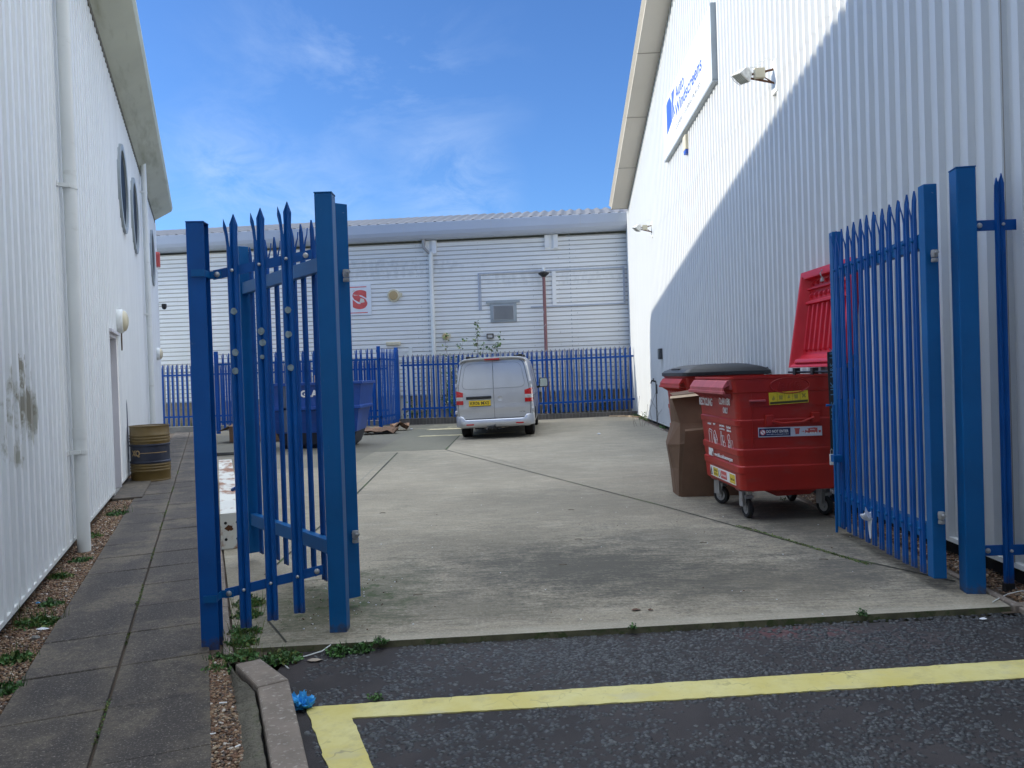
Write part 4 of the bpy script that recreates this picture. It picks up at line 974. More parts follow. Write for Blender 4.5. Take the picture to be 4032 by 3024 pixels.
for x, y, h, lab in [(-1.9, 25.45, 1.0, 'dark bramble clump showing through the fence left of the van'), (1.6, 26.6, .55, 'low scrub behind the fence at the foot of the lighting column'), (3.1, 26.7, .7, 'dark scrub behind the far fence near the right building'), (-8.9, 26.6, .8, 'dark scrub behind the fence at the end of the path'), (-3.2, 26.6, .6, 'scrub behind the fence near the far door'), (2.3, 26.7, .6, 'scrub behind the far fence between column and right building')]:
    t = thing('shrub', lab, 'shrub', (x, y, 0), 0, 'scrub behind the fences'); b = MB(); bb = MB()
    for _ in range(16):
        p = Vector((rnd(-.45, .45), rnd(-.2, .2), rnd(.2, 1)*h)); bb.tube([(p.x*.3, 0, 0), p*.6, p], .005, 3); leaves(b, p, 16, .11, .085)
    b.build('foliage', [M_leafd, M_leaf], t); bb.build('stem', M_bark, t)
b = MB()
for _ in range(9000):
    x = rnd(-12, 4.2); y = rnd(25.5, 28.6)
    if x > 3.9 and y < 26.5: continue
    h = rnd(.05, .28); a = rnd(0, PI); dx, dy = math.cos(a)*.012, math.sin(a)*.012; l = rnd(-.06, .06)
    b.add([(x-dx, y-dy, -.16), (x+dx, y+dy, -.16), (x+l, y+rnd(-.05, .05), h)], [(0, 1, 2)], 0 if rnd(0, 1) < .6 else 1)
tag(b.build('grass', [M_leafd, M_leafy]), 'rough grass between the fences and the far building', kind='stuff')

# weeds near the gate and along the walls
def weed(x, y, z, r, label, n=None, upright=.6, size=.03, light=False):
    b = MB(); n = n or int(260*r/.1)
    for _ in range(n):
        a = rnd(0, 2*PI); rr = r*math.sqrt(rnd(0, 1)); h = (1-rr/r)*r*upright+rnd(0, .02)
        p = Vector((x+rr*math.cos(a), y+rr*math.sin(a)*.8, z+h*rnd(.2, 1)))
        leaves(b, p, 1, .003, size)
    for _ in range(int(n/14)):
        a = rnd(0, 2*PI); b.tube([(x, y, z), (x+r*.8*math.cos(a), y+r*.6*math.sin(a), z+r*upright*.7)], .0015, 3, 0)
    for _ in range(int(n/9)):
        a = rnd(0, 2*PI); rr = r*rnd(.2, 1.25); px_, py_ = x+rr*math.cos(a), y+rr*math.sin(a)*.8; hh_ = r*rnd(.4, 1.1); dx = rnd(-.4, .4)*hh_; w_ = .0022
        b.add([(px_-w_, py_, z), (px_+w_, py_, z), (px_+dx*.5+w_*.7, py_+.002, z+hh_*.6), (px_+dx*.5-w_*.7, py_+.002, z+hh_*.6), (px_+dx, py_+rnd(-.2, .2)*hh_, z+hh_)], [(0, 1, 2, 3), (3, 2, 4)], 1 if rnd(0, 1) < .6 else 0)
    o = b.build('weed', [M_leaf, M_leafy] if light else [M_leaf, M_leafd]); tag(o, label, 'weed', 'weeds in the cracks'); return o
W = [(-1.655, 4.60, .10, 'weed clump highest up the crack beside the first pale'), (-1.60, 4.42, .09, 'weeds growing at the foot of the first pale'), (-1.545, 4.25, .085, 'leafy weed at the upper end of the dropped kerb stone'), (-1.66, 4.22, .07, 'weed at the foot of the leftmost blue post'), (-1.62, 4.06, .075, 'bright weed on the gravel just below the leftmost blue post'),
     (-1.30, 4.22, .085, 'weed at the concrete edge between kerb and white wire'), (-1.39, 4.17, .07, 'small weed against the inner end of the dropped kerb'), (-1.02, 4.30, .065, 'weed in the yard edge under the left gate post'), (-.90, 4.33, .055, 'flat weed along the yard edge right of the left gate post'), (-.80, 4.365, .045, 'last small weed to the right along the yard edge'), (-1.76, 4.95, .09, 'weeds in the crack behind the short fence panel'), (-1.83, 5.2, .10, 'taller weeds behind the short fence panel near the white beam'), (.66, 4.475, .022, 'tiny weed midway along the front edge of the yard'), (2.05, 4.58, .03, 'small moss tuft at the yard edge near the right gate'), (-.70, 3.66, .03, 'flat moss tuft touching the yellow line')]
for x, y, r, l in W: weed(x, y, 0 if y > 4.35 else -.025, r, l, light=(r > .07), size=.024 if r > .05 else .014)
for i, (x, y, r, l) in enumerate([(-2.86, 4.32, .11, 'second green weed from the bottom along the left gravel'), (-2.63, 3.87, .10, 'green weed on the left gravel nearest the camera'), (-3.13, 4.98, .15, 'largest weed patch on the left gravel'), (-3.30, 5.4, .08, 'small weed on the gravel beside the base of the wall'), (-3.70, 6.2, .09, 'weed on the gravel in front of the downpipe'), (-3.85, 6.75, .08, 'weed near the foot of the near downpipe'), (-4.35, 7.85, .10, 'weed on the gravel beyond the near downpipe'), (-4.78, 9.2, .14, 'farthest weed clump on the left gravel, near the door step'), (-5.95, 12.4, .12, 'weeds at the wall behind the olive drum')]):
    weed(x, y, -.02, r, l, upright=.35, size=.028, light=(i % 2 == 0))
for x, y, r, l in [(3.92, 22.6, .38, 'green weed clump at the far end of the right wall'), (3.85, 19.6, .18, 'dry weeds at the base of the right wall under the tap'), (3.75, 17.2, .2, 'straggly weeds beside the right wall behind the cardboard'), (3.92, 24.6, .2, 'dry weeds in the corner of fence and right wall'), (3.0, 8.6, .03, 'tiny weed beside the red bin wheel')]:
    weed(x, y, 0.0, r, l, n=int(500*r), upright=.9, size=.05 if r > .1 else .02, light=True)
t = thing('dry_stalks', 'dry bare stalks standing at the foot of the right wall near the tap', 'dead plant', (3.85, 19.9, 0))
b = MB()
for _ in range(22):
    a = rnd(-.9, .9); h = rnd(.3, 1.0); b.tube([(a, rnd(-.2, .1), 0), (a+rnd(-.1, .1), rnd(-.2, .1), h*.5), (a+rnd(-.2, .2), rnd(-.2, .1), h)], .004, 3)
b.build('stalk', M_bark, t)
b = MB()
for _ in range(2600):
    tt = rnd(.2, 12)
    if mn.noise(Vector((tt*1.3, 0, 0))) < .05: continue
    p = P0+u*tt+nR*random.gauss(0, .007); leaves(b, (p.x, p.y, -.004), 1, .002, .013)
tag(b.build('moss', [M_leafy, M_leaf]), 'moss in the middle joint of the path', kind='stuff')
# moss strip in the yard joint near the right gate
b = MB()
for _ in range(1500):
    f = rnd(0, 1); y = 7.3-f*1.6; x = 2.10+f*.52+random.gauss(0, .012)
    leaves(b, (x, y, .002), 1, .002, .012)
tag(b.build('moss', [M_leafy, M_leaf]), 'green moss in the yard joint near the right gate', kind='stuff')

# ================================================================ WHEELED BINS
def rrect(x0, x1, y0, y1, r, n=5):
    out = []
    for cx, cy, a0 in ((x1-r, y1-r, 0), (x0+r, y1-r, PI/2), (x0+r, y0+r, PI), (x1-r, y0+r, 1.5*PI)):
        for i in range(n+1): a = a0+PI/2*i/n; out.append((cx+r*math.cos(a), cy+r*math.sin(a)))
    return out
def ring_stack(b, rings, mi=0, cap=(True, True)):
    n = len(rings[0]); vs = [p for r in rings for p in r]
    fs = [(i*n+k, i*n+(k+1) % n, (i+1)*n+(k+1) % n, (i+1)*n+k) for i in range(len(rings)-1) for k in range(n)]
    if cap[0]: fs.append(tuple(range(n))[::-1])
    if cap[1]: fs.append(tuple((len(rings)-1)*n+k for k in range(n)))
    return b.add(vs, fs, mi)
# local axes: x across (lip at -x, hinges at +x), y along the long side; foot on z=0
BW, BL = .94, 1.26
def bin_(label, x, y, rz, m_body, detail):
    t = thing('wheeled_bin', label, 'wheeled bin', (x, y, gz(x, y)), rz, 'four wheeled bins by the right wall')
    b = MB(); rings = []
    def rg(z, grow, r=.06): return [(px, py, z) for px, py in rrect(-BW/2-grow*1.0, BW/2+grow*.4, -BL/2-grow*.3, BL/2+grow*.3, r)]
    zs = [(.30, .0, .10), (.315, .012, .07)]
    base = lambda z: .012+(z-.3)*.055
    for (za, zb) in ((.475, .535), (.645, .70), (.935, .985)):
        zs += [(za-.012, base(za)+.0, .06), (za, base(za)+.010, .06), (zb, base(zb)+.010, .06), (zb+.012, base(zb)-.006, .06)]
    zs += [(1.25, base(1.25), .06), (1.26, base(1.25)+.016, .06), (1.385, base(1.38)+.018, .05), (1.39, base(1.38)+.034, .05), (1.41, base(1.38)+.034, .05), (1.41, base(1.38)+.008, .05)]
    rings = [rg(*q) for q in zs]
    ring_stack(b, rings, cap=(True, False))
    ring_stack(b, [rg(1.409, .03, .05), rg(1.0, .02, .05), rg(.5, -.01, .05)][::1], cap=(False, True))
    body = b.build('body', m_body, t, smooth=18)
    # sunken sump
    b = MB(); sp = [(-.24, .30), (.40, .30), (.28, .215), (-.06, .205)]
    b.add([(sx, -.40, sz) for sx, sz in sp]+[(sx, .45, sz) for sx, sz in sp], [(0, 1, 2, 3), (4, 5, 6, 7), (0, 1, 5, 4), (1, 2, 6, 5), (2, 3, 7, 6), (3, 0, 4, 7)])
    b.prism([(-.45, .30), (-.33, .30), (-.26, .24), (-.36, .26)], 'y', -.35, .35); b.build('sump', m_body, t, bevel=.01)
    # comb lip on the front
    b = MB(); x0 = -BW/2-.07
    b.prism([(x0+.0, 1.385), (x0-.055, 1.375), (x0-.10, 1.31), (x0-.10, 1.255), (x0-.085, 1.255), (x0-.085, 1.30), (x0-.01, 1.335)], 'y', -BL/2+.02, BL/2-.02)
    b.box(x0-.108, x0-.085, -BL/2-.02, BL/2+.02, 1.245, 1.275); b.box(x0-.03, x0+.05, -BL/2+.01, BL/2-.01, 1.29, 1.38)
    for k in range(8):
        yy = -BL/2+.10+k*(BL-.2)/7; b.prism([(x0-.095, 1.25), (x0+.03, 1.25), (x0+.03, 1.17)], 'y', yy-.008, yy+.008)
    b.build('lifting_lip', M_redpink if detail else m_body, t, bevel=.006)
    # wheels
    for wx, wy, a in ((-.36, -.40, 8), (.42, -.40, 22), (-.36, .46, 35), (.42, .46, 5)):
        M0 = Matrix.Translation((wx, wy, 0)) @ Matrix.Rotation(R(a), 4, 'Z')
        b = MB(); b.box(-.055, .055, -.055, .055, .268, .28, M=M0); b.box(-.062, -.052, -.02, .05, .12, .27, M=M0)
        for sx in (-.032, .028): b.add([M0 @ Vector(p) for p in [(sx, -.045, .27), (sx, .045, .27), (sx, .02, .085), (sx, -.02, .085), (sx+.004, -.045, .27), (sx+.004, .045, .27), (sx+.004, .02, .085), (sx+.004, -.02, .085)]],
                                          [(0, 1, 2, 3), (4, 5, 6, 7), (0, 1, 5, 4), (1, 2, 6, 5), (2, 3, 7, 6), (3, 0, 4, 7)])
        b.box(-.045, .045, -.05, .0, .20, .23, M=M0)
        w = b.build('castor', M_galv, t)
        Mw = M0 @ Matrix.Translation((0, 0, .10)) @ Matrix.Rotation(PI/2, 4, 'Y')
        b = MB(); b.lathe([(.06, -.024), (.088, -.024), (.098, -.012), (.100, 0), (.098, .012), (.088, .024), (.06, .024)], n=28, M=Mw, cap=False); b.build('tyre', M_rubber, w, smooth=40)
        b = MB(); b.lathe([(.062, -.016), (.03, -.010), (.025, -.028), (.025, .028), (.03, .010), (.062, .016)], n=20, M=Mw); b.build('rim', M_galv, w, smooth=40)
        b = MB(); b.box(wx-.09, wx+.09, wy-.09, wy+.09, .28, .305); b.box(wx-.11, wx-.03, wy-.11, wy+.02, .285, .33); b.build('wheel_mount', mat('dull red mount', (.22, .05, .05), .6) if 'dull red mount' not in bpy.data.materials else bpy.data.materials['dull red mount'], t, bevel=.004)
    return t, body
B1, body1 = bin_('large red four wheeled bin with its lid thrown open, covered in white lettering and stickers', 2.655, 8.06, R(1.5), M_red, True)
# handle, grip bar, oval mould mark on the short side facing the camera
yf = -BL/2-.017
def yface(z): return -BL/2-.3*(.012+(z-.3)*.055)
b = MB(); b.box(-.25, -.17, yface(.98)-.035, yface(.98), .925, 1.035); b.box(.20, .28, yface(.98)-.035, yface(.98), .95, 1.045)
b.tube([(-.19, yface(.95)-.035, .975), (-.10, yface(.95)-.042, .950), (.10, yface(.95)-.042, .958), (.22, yface(.95)-.035, 1.0)], .014, 8); b.build('handle', M_red, B1, bevel=.006)
b = MB(); b.box(-.40, -.24, yface(1.19)-.022, yface(1.19), 1.165, 1.185); b.build('grip', M_redpink, B1, bevel=.005)
b = MB(); n = 40; b.tube([(.0+.19*math.cos(2*PI*i/n)-.0, yface(1.33)-.008, 1.315+.075*math.sin(2*PI*i/n)) for i in range(n+1)], .005, 6, cap=False); b.build('moulded_oval', M_red, B1)
lettering('Biffa', .24, .07, face_y(-.12, yface(1.33)-.007, 1.28), M_red, B1, 'moulded_lettering', ext=.004, shear=.2)
b = MB()
for z in (1.12, .82): b.box(-.36, .36, yface(z)-.004, yface(z)+.002, z, z+.004)
for x_ in (-.37, .40): b.box(x_, x_+.004, yface(1.0)-.008, yface(1.0)+.003, .72, 1.24)
b.build('mould_line', M_red, B1)
# yellow pictogram sticker
def st_tilt(x, z, a=R(2.2)): return Matrix.Translation((x, yface(z+.05)-.004, z)) @ Matrix.Rotation(-a, 4, 'Y')
M0 = st_tilt(-.20, 1.13)
b = MB(); b.box(0, .38, -.003, .004, 0, .118, M=M0); s1 = b.build('instruction_sticker', M_yel, B1)
b = MB(); b.box(.006, .374, -.004, -.0031, .006, .028, M=M0)
for k in range(1, 5): b.box(.004+.0744*k, .0055+.0744*k, -.004, -.0031, .03, .114, M=M0)
M_ink = mat('sticker ink', (.06, .05, .015), .6); M_inkf = mat('faded ink', (.36, .29, .05), .6)
b.build('caption_bar', M_ink, s1)
b = MB()
for k in range(5):
    cx = .04+.0744*k
    if k == 0: b.lathe([(.014, 0), (.002, .0015)], (0, 0, 0), 10, M=M0 @ Matrix(((1, 0, 0, cx), (0, 0, -1, -.003), (0, 1, 0, .055), (0, 0, 0, 1)))); 
    b.prism([(cx-.016, .045), (cx+.014, .045), (cx+.018, .085), (cx-.020, .085)] if k in (1, 3) else [(cx-.012, .05), (cx+.016, .055), (cx+.006, .09), (cx-.006, .07)], 'y', -.0045, -.0031, M=M0) if k < 4 else None
M_ = M0 @ Matrix.Translation((.338, 0, .07))
for a in (.8, -.8): 
    Ma = M_ @ Matrix.Rotation(a, 4, 'Y'); b.box(-.026, .026, -.0045, -.0031, -.005, .005, M=Ma)
b.build('pictogram', M_inkf, s1)
# do-not-enter sticker
M0 = st_tilt(-.315, .822, R(-.2))
b = MB(); b.box(0, .62, -.003, .004, 0, .092, M=M0); s2_ = b.build('warning_sticker', mat('sticker white', (.62, .66, .74), .4), B1)
b = MB(); b.box(.006, .312, -.004, -.0031, .008, .084, M=M0); b.build('navy_panel', M_navy, s2_)
b = MB(); F = lambda cx, cz: M0 @ Matrix(((1, 0, 0, cx), (0, 0, -1, -.004), (0, 1, 0, cz), (0, 0, 0, 1)))
b.lathe([(.028, 0), (.028, .001), (.0005, .001)], n=24, M=F(.042, .046), cap=False); b.build('prohibition_disc', M_white, s2_)
b = MB(); b.lathe([(.028, .0011), (.028, .002), (.022, .002), (.022, .0011)], n=24, M=F(.042, .046), cap=False)
Ma = M0 @ Matrix.Translation((.042, 0, .046)) @ Matrix.Rotation(.8, 4, 'Y'); b.box(-.024, .024, -.0062, -.0052, -.003, .003, M=Ma)
b.prism([(.36, .02), (.395, .02), (.40, .07), (.355, .07)], 'y', -.0045, -.0031, M=M0); b.box(.35, .405, -.0045, -.0031, .068, .078, M=M0)
b.prism([(.455, .03), (.575, .03), (.575, .075), (.545, .08), (.495, .075), (.475, .068), (.455, .055)], 'y', -.0045, -.0031, M=M0)
b.box(.42, .44, -.0045, -.0031, .043, .047, M=M0); b.prism([(.436, .038), (.448, .045), (.436, .052)], 'y', -.0045, -.0031, M=M0)
b.prism([(.588, .03), (.606, .03), (.609, .052), (.585, .052)], 'y', -.0045, -.0031, M=M0); b.build('pictogram', M_signr, s2_)
b = MB()
for cx in (.47, .51, .53, .555): b.lathe([(.009, .0045), (.009, .0052), (.0005, .0052)], n=12, M=M0 @ Matrix(((1, 0, 0, cx), (0, 0, -1, 0), (0, 1, 0, .028), (0, 0, 0, 1))), cap=False)
b.box(.466, .484, -.0056, -.0046, .052, .064, M=M0); b.build('lorry_detail', M_white, s2_)
T = M0 @ face_y(.078, -.004, .040); lettering('DO NOT ENTER', .215, .028, T, M_white, s2_, bold=.03, ext=.001)
lettering('www.biffa.co.uk/people-in-bins', .215, .013, M0 @ face_y(.078, -.004, .018), M_white, s2_, ext=.001)
lettering('Biffa', .045, .012, M0 @ face_y(.505, -.0045, .055), M_white, s2_, ext=.001)
# long side facing left: white printing
def xface(z): return -BW/2-1.0*(.012+(z-.3)*.055)-.003
def side(s_, w, h, y, z, **k): return lettering(s_, w, h, Matrix.Translation((xface(z+h/2)-.001, y, z)) @ Matrix(((0, 0, -1, 0), (-1, 0, -.0, 0), (0, 1, 0, 0), (0, 0, 0, 1))), M_white, B1, ext=.002, **k)
side('RECYCLING', .50, .082, .62, 1.100, bold=.02); side('CLEAN ITEMS', .36, .070, -.13, 1.130, bold=.02); side('ONLY', .16, .060, -.24, 1.045, bold=.02)
for s_, y, w in (('cardboard', .36, .13), ('paper', .15, .08), ('plastic bottles,', -.07, .17), ('food tins &', -.31, .14)): side(s_, w, .026, y, .895, bold=.03)
side('pots, tubs & trays', .17, .024, -.07, .862, bold=.03); side('drinks cans', .14, .024, -.31, .862, bold=.03)
side('Biffa', .17, .125, .40, .555, bold=.06); side('www.biffa.co.uk/customergone', .62, .050, .20, .555, bold=.02)
b = MB()
def oline(pts, r=.0035):
    P = [(xface(q[1])-.003, q[0], q[1]) for q in pts]; b.tube(P, r, 4)
def orect(y, z, w, h, sk=.0): oline([(y, z), (y-w, z-sk), (y-w, z+h-sk), (y, z+h), (y, z)])
orect(.33, .69, .09, .14, .02); oline([(.33, .83), (.30, .85), (.21, .835), (.24, .81)]); oline([(.24, .81), (.24, .67)])
oline([(.17, .82), (.11, .845), (.04, .75), (.04, .68), (.10, .665), (.17, .75), (.17, .82)]); oline([(.10, .74), (.04, .75)]); oline([(.14, .80), (.08, .70)]); oline([(.15, .77), (.11, .70)])
orect(-.09, .67, .05, .13); oline([(-.10, .80), (-.10, .85), (-.13, .85), (-.13, .80)]); orect(-.16, .66, .07, .08); oline([(-.17, .70), (-.22, .70)]); oline([(-.16, .68), (-.23, .68)]); orect(-.15, .75, .05, .06)
for (cy, cz, r) in ((-.36, .80, .035), (-.36, .73, .03)): oline([(cy+r*math.cos(a*PI/6), cz+r*math.sin(a*PI/6)) for a in range(13)])
orect(-.33, .65, .06, .07); orect(-.42, .66, .055, .12)
b.build('printed_pictogram', M_white, B1)
def xbox(y0, y1, z0, z1, m, nm, par, d=.002):
    b = MB(); xa = xface(z0); xb = xface(z1); b.add([(xa-d, y0, z0), (xa-d, y1, z0), (xb-d, y1, z1), (xb-d, y0, z1), (xa+.004, y0, z0), (xa+.004, y1, z0), (xb+.004, y1, z1), (xb+.004, y0, z1)], [(0, 1, 2, 3), (4, 5, 6, 7), (0, 1, 5, 4), (1, 2, 6, 5), (2, 3, 7, 6), (3, 0, 4, 7)])
    return b.build(nm, m, par)
hs = xbox(.40, -.46, .335, .445, M_white, 'hazard_sticker', B1)
xbox(.29, .12, .345, .435, M_yel, 'yellow_panel', hs, .003); xbox(.02, -.18, .35, .43, M_signr, 'red_panel', hs, .003); xbox(-.28, -.45, .345, .435, M_yel, 'yellow_panel', hs, .003)
def stx(s_, w, h, y, z, m): lettering(s_, w, h, Matrix.Translation((xface(z)-.0035, y, z)) @ Matrix(((0, 0, -1, 0), (-1, 0, 0, 0), (0, 1, 0, 0), (0, 0, 0, 1))), m, hs, ext=.001)
stx('DANGER', .13, .026, .27, .395, M_ink); stx('OF DEATH', .13, .024, .27, .360, M_ink); stx('Do not enter', .17, .028, .005, .375, M_white); stx('Crush Zone', .14, .028, -.295, .375, M_ink)
b = MB(); 
for a, c_, y0 in ((.36, .31, .035),): 
    for q, r in (((.385, .35), (.335, .35)), ((.335, .35), (.36, .43)), ((.36, .43), (.385, .35))): b.tube([(xface(.39)-.003, q[0], q[1]), (xface(.39)-.003, r[0], r[1])], .004, 4)
b.tube([(xface(.39)-.003, .07+.03*math.cos(a*PI/8), .39+.035*math.sin(a*PI/8)) for a in range(17)], .003, 4); b.build('warning_symbol', M_ink, hs)
# open lid standing up at the hinge side, hollow inner face towards -x
t = B1
def lidpt(u_, v_, d):      # u along y (0..1 from near to far), v up (0..1), d depth to the wall side
    y0, y1 = -.66, .68; taper = .07*v_
    yy = y0+taper*.6+(y1-y0-taper*1.4)*u_
    xx = BW/2+.045+.15*v_+d; zz = 1.47+1.06*v_+.01
    return (xx, yy, zz)
ins = lambda f, e0, e1: max(0., min(1., (f-e0)/(e1-e0)))
def lid_depth(u_, v_):
    e = min(ins(u_, .03, .075), ins(1-u_, .03, .075), ins(v_, .015, .14), ins(1-v_, .05, .09))
    d = .12*e*(1-.18*v_) 
    ribs = 0
    for z0, z1, sh in ((.16, .66, 1), (.72, .78, 1), (.85, .90, 1)):
        if z0 < v_ < z1:
            k = (u_-.09)/.82*9; fr = k-math.floor(k)
            if 0 < k < 9 and .45 < fr < .85: ribs = .030*min(1, (v_-z0)/.02, (z1-v_)/.02)
    if .66 < v_ < .695 or .80 < v_ < .835: ribs = .045 if .07 < u_ < .93 else 0
    if .92 < v_ < .955 and .07 < u_ < .93: ribs = .06
    if .04 < v_ < .10 and .10 < u_ < .9: ribs = .05
    return max(0, d-ribs)
b = MB(); NU, NV = 120, 80
g1 = [[lidpt(i/NU, j/NV, lid_depth(i/NU, j/NV)) for i in range(NU+1)] for j in range(NV+1)]
g2 = [[lidpt(i/NU, j/NV, .015+.13*min(ins(i/NU, -.01, .06), ins(1-i/NU, -.01, .06), ins(j/NV, -.01, .12), ins(1-j/NV, -.01, .08))) for i in range(NU+1)] for j in range(NV+1)]
for g in (g1, g2): b.add([p for r in g for p in r], [(j*(NU+1)+i, j*(NU+1)+i+1, (j+1)*(NU+1)+i+1, (j+1)*(NU+1)+i) for j in range(NV) for i in range(NU)])
per = [(0, i) for i in range(NU)]+[(j, NU) for j in range(NV)]+[(NV, i) for i in range(NU, 0, -1)]+[(j, 0) for j in range(NV, 0, -1)]
pv = [g1[j][i] for j, i in per]+[g2[j][i] for j, i in per]; k = len(per); b.add(pv, [(i, (i+1) % k, k+(i+1) % k, k+i) for i in range(k)])
b.build('lid', M_redb, B1, smooth=30)
b = MB(); b.tube([(BW/2+.03, -.62, 1.43), (BW/2+.03, .64, 1.43)], .012, 8)
for y in (-.5, -.05, .42): b.box(BW/2-.0, BW/2+.06, y-.03, y+.03, 1.40, 1.475)
b.build('hinge', M_black, B1)
b = MB(); b.tube([lidpt(.52, .965, -.01), lidpt(.52, .93, -.03), lidpt(.51, .90, -.02)], .007, 6); b.prism([(-.03, 0), (.03, 0), (0, .05)], 'x', BW/2+.17, BW/2+.19, M=Matrix.Translation((0, .04, 2.38)))
b.build('lid_catch', M_galv, B1)
# second bin with a black domed lid
B2, _ = bin_('red four wheeled bin with a closed black lid, half hidden behind the open one', 2.87, 10.95, R(1), M_red, False)
b = MB(); rings = []
def lr(g, z, cx=0): return [(px+cx, py, z+.06*(1-((px)/.6)**2)*(1 if z > 1.47 else 0)) for px, py in rrect(-BW/2-.13+g, BW/2+.13-g, -BL/2-.09+g, BL/2+.09-g, .09)]
ring_stack(b, [lr(.02, 1.405), lr(.0, 1.41), lr(.0, 1.455), lr(.03, 1.475), lr(.10, 1.495), lr(.22, 1.51), lr(.30, 1.512)])
b.box(-.55, -.42, -.22, .22, 1.485, 1.512); b.build('lid', M_black, B2, smooth=35)
b = MB(); b.tube([(.60, -.55, 1.44), (.60, .55, 1.44)], .02, 8)
for y in (-.5, 0, .5): b.tube([(.52, y, 1.44), (.60, y, 1.48), (.62, y, 1.42)], .022, 8)
b.build('hinge', M_black, B2)

# ================================================================ CARDBOARD
def card(label, polys, loc=(0, 0, 0), rz=0, m=M_card, th=.006, grp='cardboard by the bins', name='cardboard_box'):
    t = MB()
    for q in polys:
        v = [Vector(p) for p in q]; nn = (v[1]-v[0]).cross(v[2]-v[0]).normalized()*th; k = len(v)
        t.add([p for p in v]+[p+nn for p in v], [tuple(range(k)), tuple(range(k, 2*k))]+[(i, (i+1) % k, k+(i+1) % k, k+i) for i in range(k)])
    o = t.build(name, [m]); o.location = loc; o.rotation_euler = (0, 0, rz); return tag(o, label, 'cardboard', grp)
# big box, open and sagging, standing between the two bins
lf = [(-.28, 0), (-.30, .42), (-.42, .60), (-.30, .95), (-.36, 1.22)]     # left silhouette (x,z)
rows = [[(.07, -.02, 0), (.075, -.02, .30), (.09, -.05, .62), (.12, .02, .86), (.03, .06, 1.19)], [(.40, -.04, 0), (.40, -.05, .34), (.40, -.09, .66), (.40, .0, .86), (.40, .05, 1.22)], [(.86, -.02, 0), (.86, -.03, .3), (.86, -.04, .62), (.86, 0, .86), (.86, .05, 1.24)]]
front = [[rows[0][i], rows[1][i], rows[2][i]] for i in range(5)]
side_ = [[((.075, .05, .005, .075, .065)[i], .34, (0, .3, .62, .86, 1.16)[i]), ((.07, .045, -.01, .09, .045)[i], .16, (0, .3, .60, .88, 1.17)[i]), rows[0][i]] for i in range(5)]
b = MB(); b.sheet(front, (0, .005, 0)); b.sheet(side_, (.005, 0, 0))
b.sheet([[(.05, .06, 1.19), (.40, .05, 1.22), (.86, .05, 1.24)], [(.07, .34, 1.21), (.40, .36, 1.25), (.86, .36, 1.27)]], (0, 0, .005))
b.sheet([[(.085, -.055, .0), (.48, -.07, 0), (.86, -.05, 0)], [(.11, -.085, .40), (.48, -.11, .41), (.86, -.08, .40)], [(.15, -.10, .77), (.50, -.13, .80), (.86, -.10, .80)]], (0, .005, 0))
b.sheet([[(.15, -.10, .77), (.50, -.13, .80), (.86, -.10, .80)], [(.16, -.04, .79), (.50, -.06, .815), (.86, -.04, .81)]], (0, 0, .004))
o = b.build('cardboard_box', M_card); o.location = (1.86, 9.10, 0); tag(o, 'tall brown cardboard box sagging open between the two red bins', 'cardboard box', 'cardboard')
b = MB(); b.sheet([[(.46, -.112, .02), (.51, -.112, .02)], [(.46, -.135, .40), (.51, -.135, .40)], [(.47, -.145, .79), (.52, -.145, .79)]], (0, .004, 0)); b.build('parcel_tape', mat('parcel tape', (.20, .13, .08), .3), o)
b = MB(); b.sheet([[(.02, .055, 1.186), (.40, .045, 1.216), (.86, .045, 1.236)], [(.0, -.02, 1.16), (.40, -.03, 1.19), (.86, -.03, 1.20)]], (0, .004, 0)); b.build('folded_flap', M_cardl, o)
# box by the skip, flat sheets
t = MB(); t.box(0, 1.5, 0, 1.0, .02, .42); t.box(-.03, .30, -.004, .0, .42, .425)
t.sheet([[(0, -.02, .42), (1.5, -.02, .42)], [(0, .5, .53), (1.5, .5, .50)]], (0, 0, .006)); t.sheet([[(-.30, 0, .30), (0, 0, .43)], [(-.34, .8, .30), (0, .9, .43)]], (0, 0, .006))
o = t.build('cardboard_box', M_card, bevel=.004); o.location = (-7.25, 19.6, .0); tag(o, 'wide low brown cardboard box on the ground left of the skip', 'cardboard box', 'cardboard')
b = MB()
def crump(w, d, nx, ny, amp, seed):
    return [[(w*i/nx+rnd(-.02, .02), d*j/ny+rnd(-.02, .02), max(.004, amp*(.5+mn.noise(Vector((i*.9+seed, j*.9, seed)))))+.003) for i in range(nx+1)] for j in range(ny+1)]
for lab, loc, w, d, a, rz_ in (('flattened cardboard sheet with lifted edge right of the skip', (-4.05, 20.8, .01), .95, .8, .16, .3), ('torn end of cardboard lying against the enclosure post', (-3.55, 22.1, .02), .55, .6, .22, .1), ('flat cardboard lying under the enclosure fence', (-4.3, 21.9, .01), .8, .7, .10, -.2)):
    b = MB(); b.sheet(crump(w, d, 6, 5, a, loc[0]), (0, 0, .005)); o = b.build('cardboard_sheet', M_card); o.location = loc; o.rotation_euler = (0, 0, rz_); tag(o, lab, 'cardboard sheet', 'cardboard sheets by the skip')

# pallet standing on end left of the skip
t = thing('wooden_pallet', 'stack of wooden pallets left of the skip behind the fence bars', 'pallet', (-6.95, 19.85, .43), R(8))
for k in range(6):
    b = MB(); z = k*.155
    for j in range(5): b.box(0, 1.0, .02+j*.2, .14+j*.2, z+.10, z+.12)
    for j in range(3): b.box(0, 1.0, .0+j*.44, .10+j*.44, z, z+.02)
    for j in range(3):
        for i in range(3): b.box(i*.45, i*.45+.10, .0+j*.44, .10+j*.44, z+.02, z+.10)
    b.build('pallet_board', M_wood, t)
t['label'] = 'stack of orange-brown wooden pallets on the cardboard left of the skip'; t.location = (-7.0, 20.7, .0)

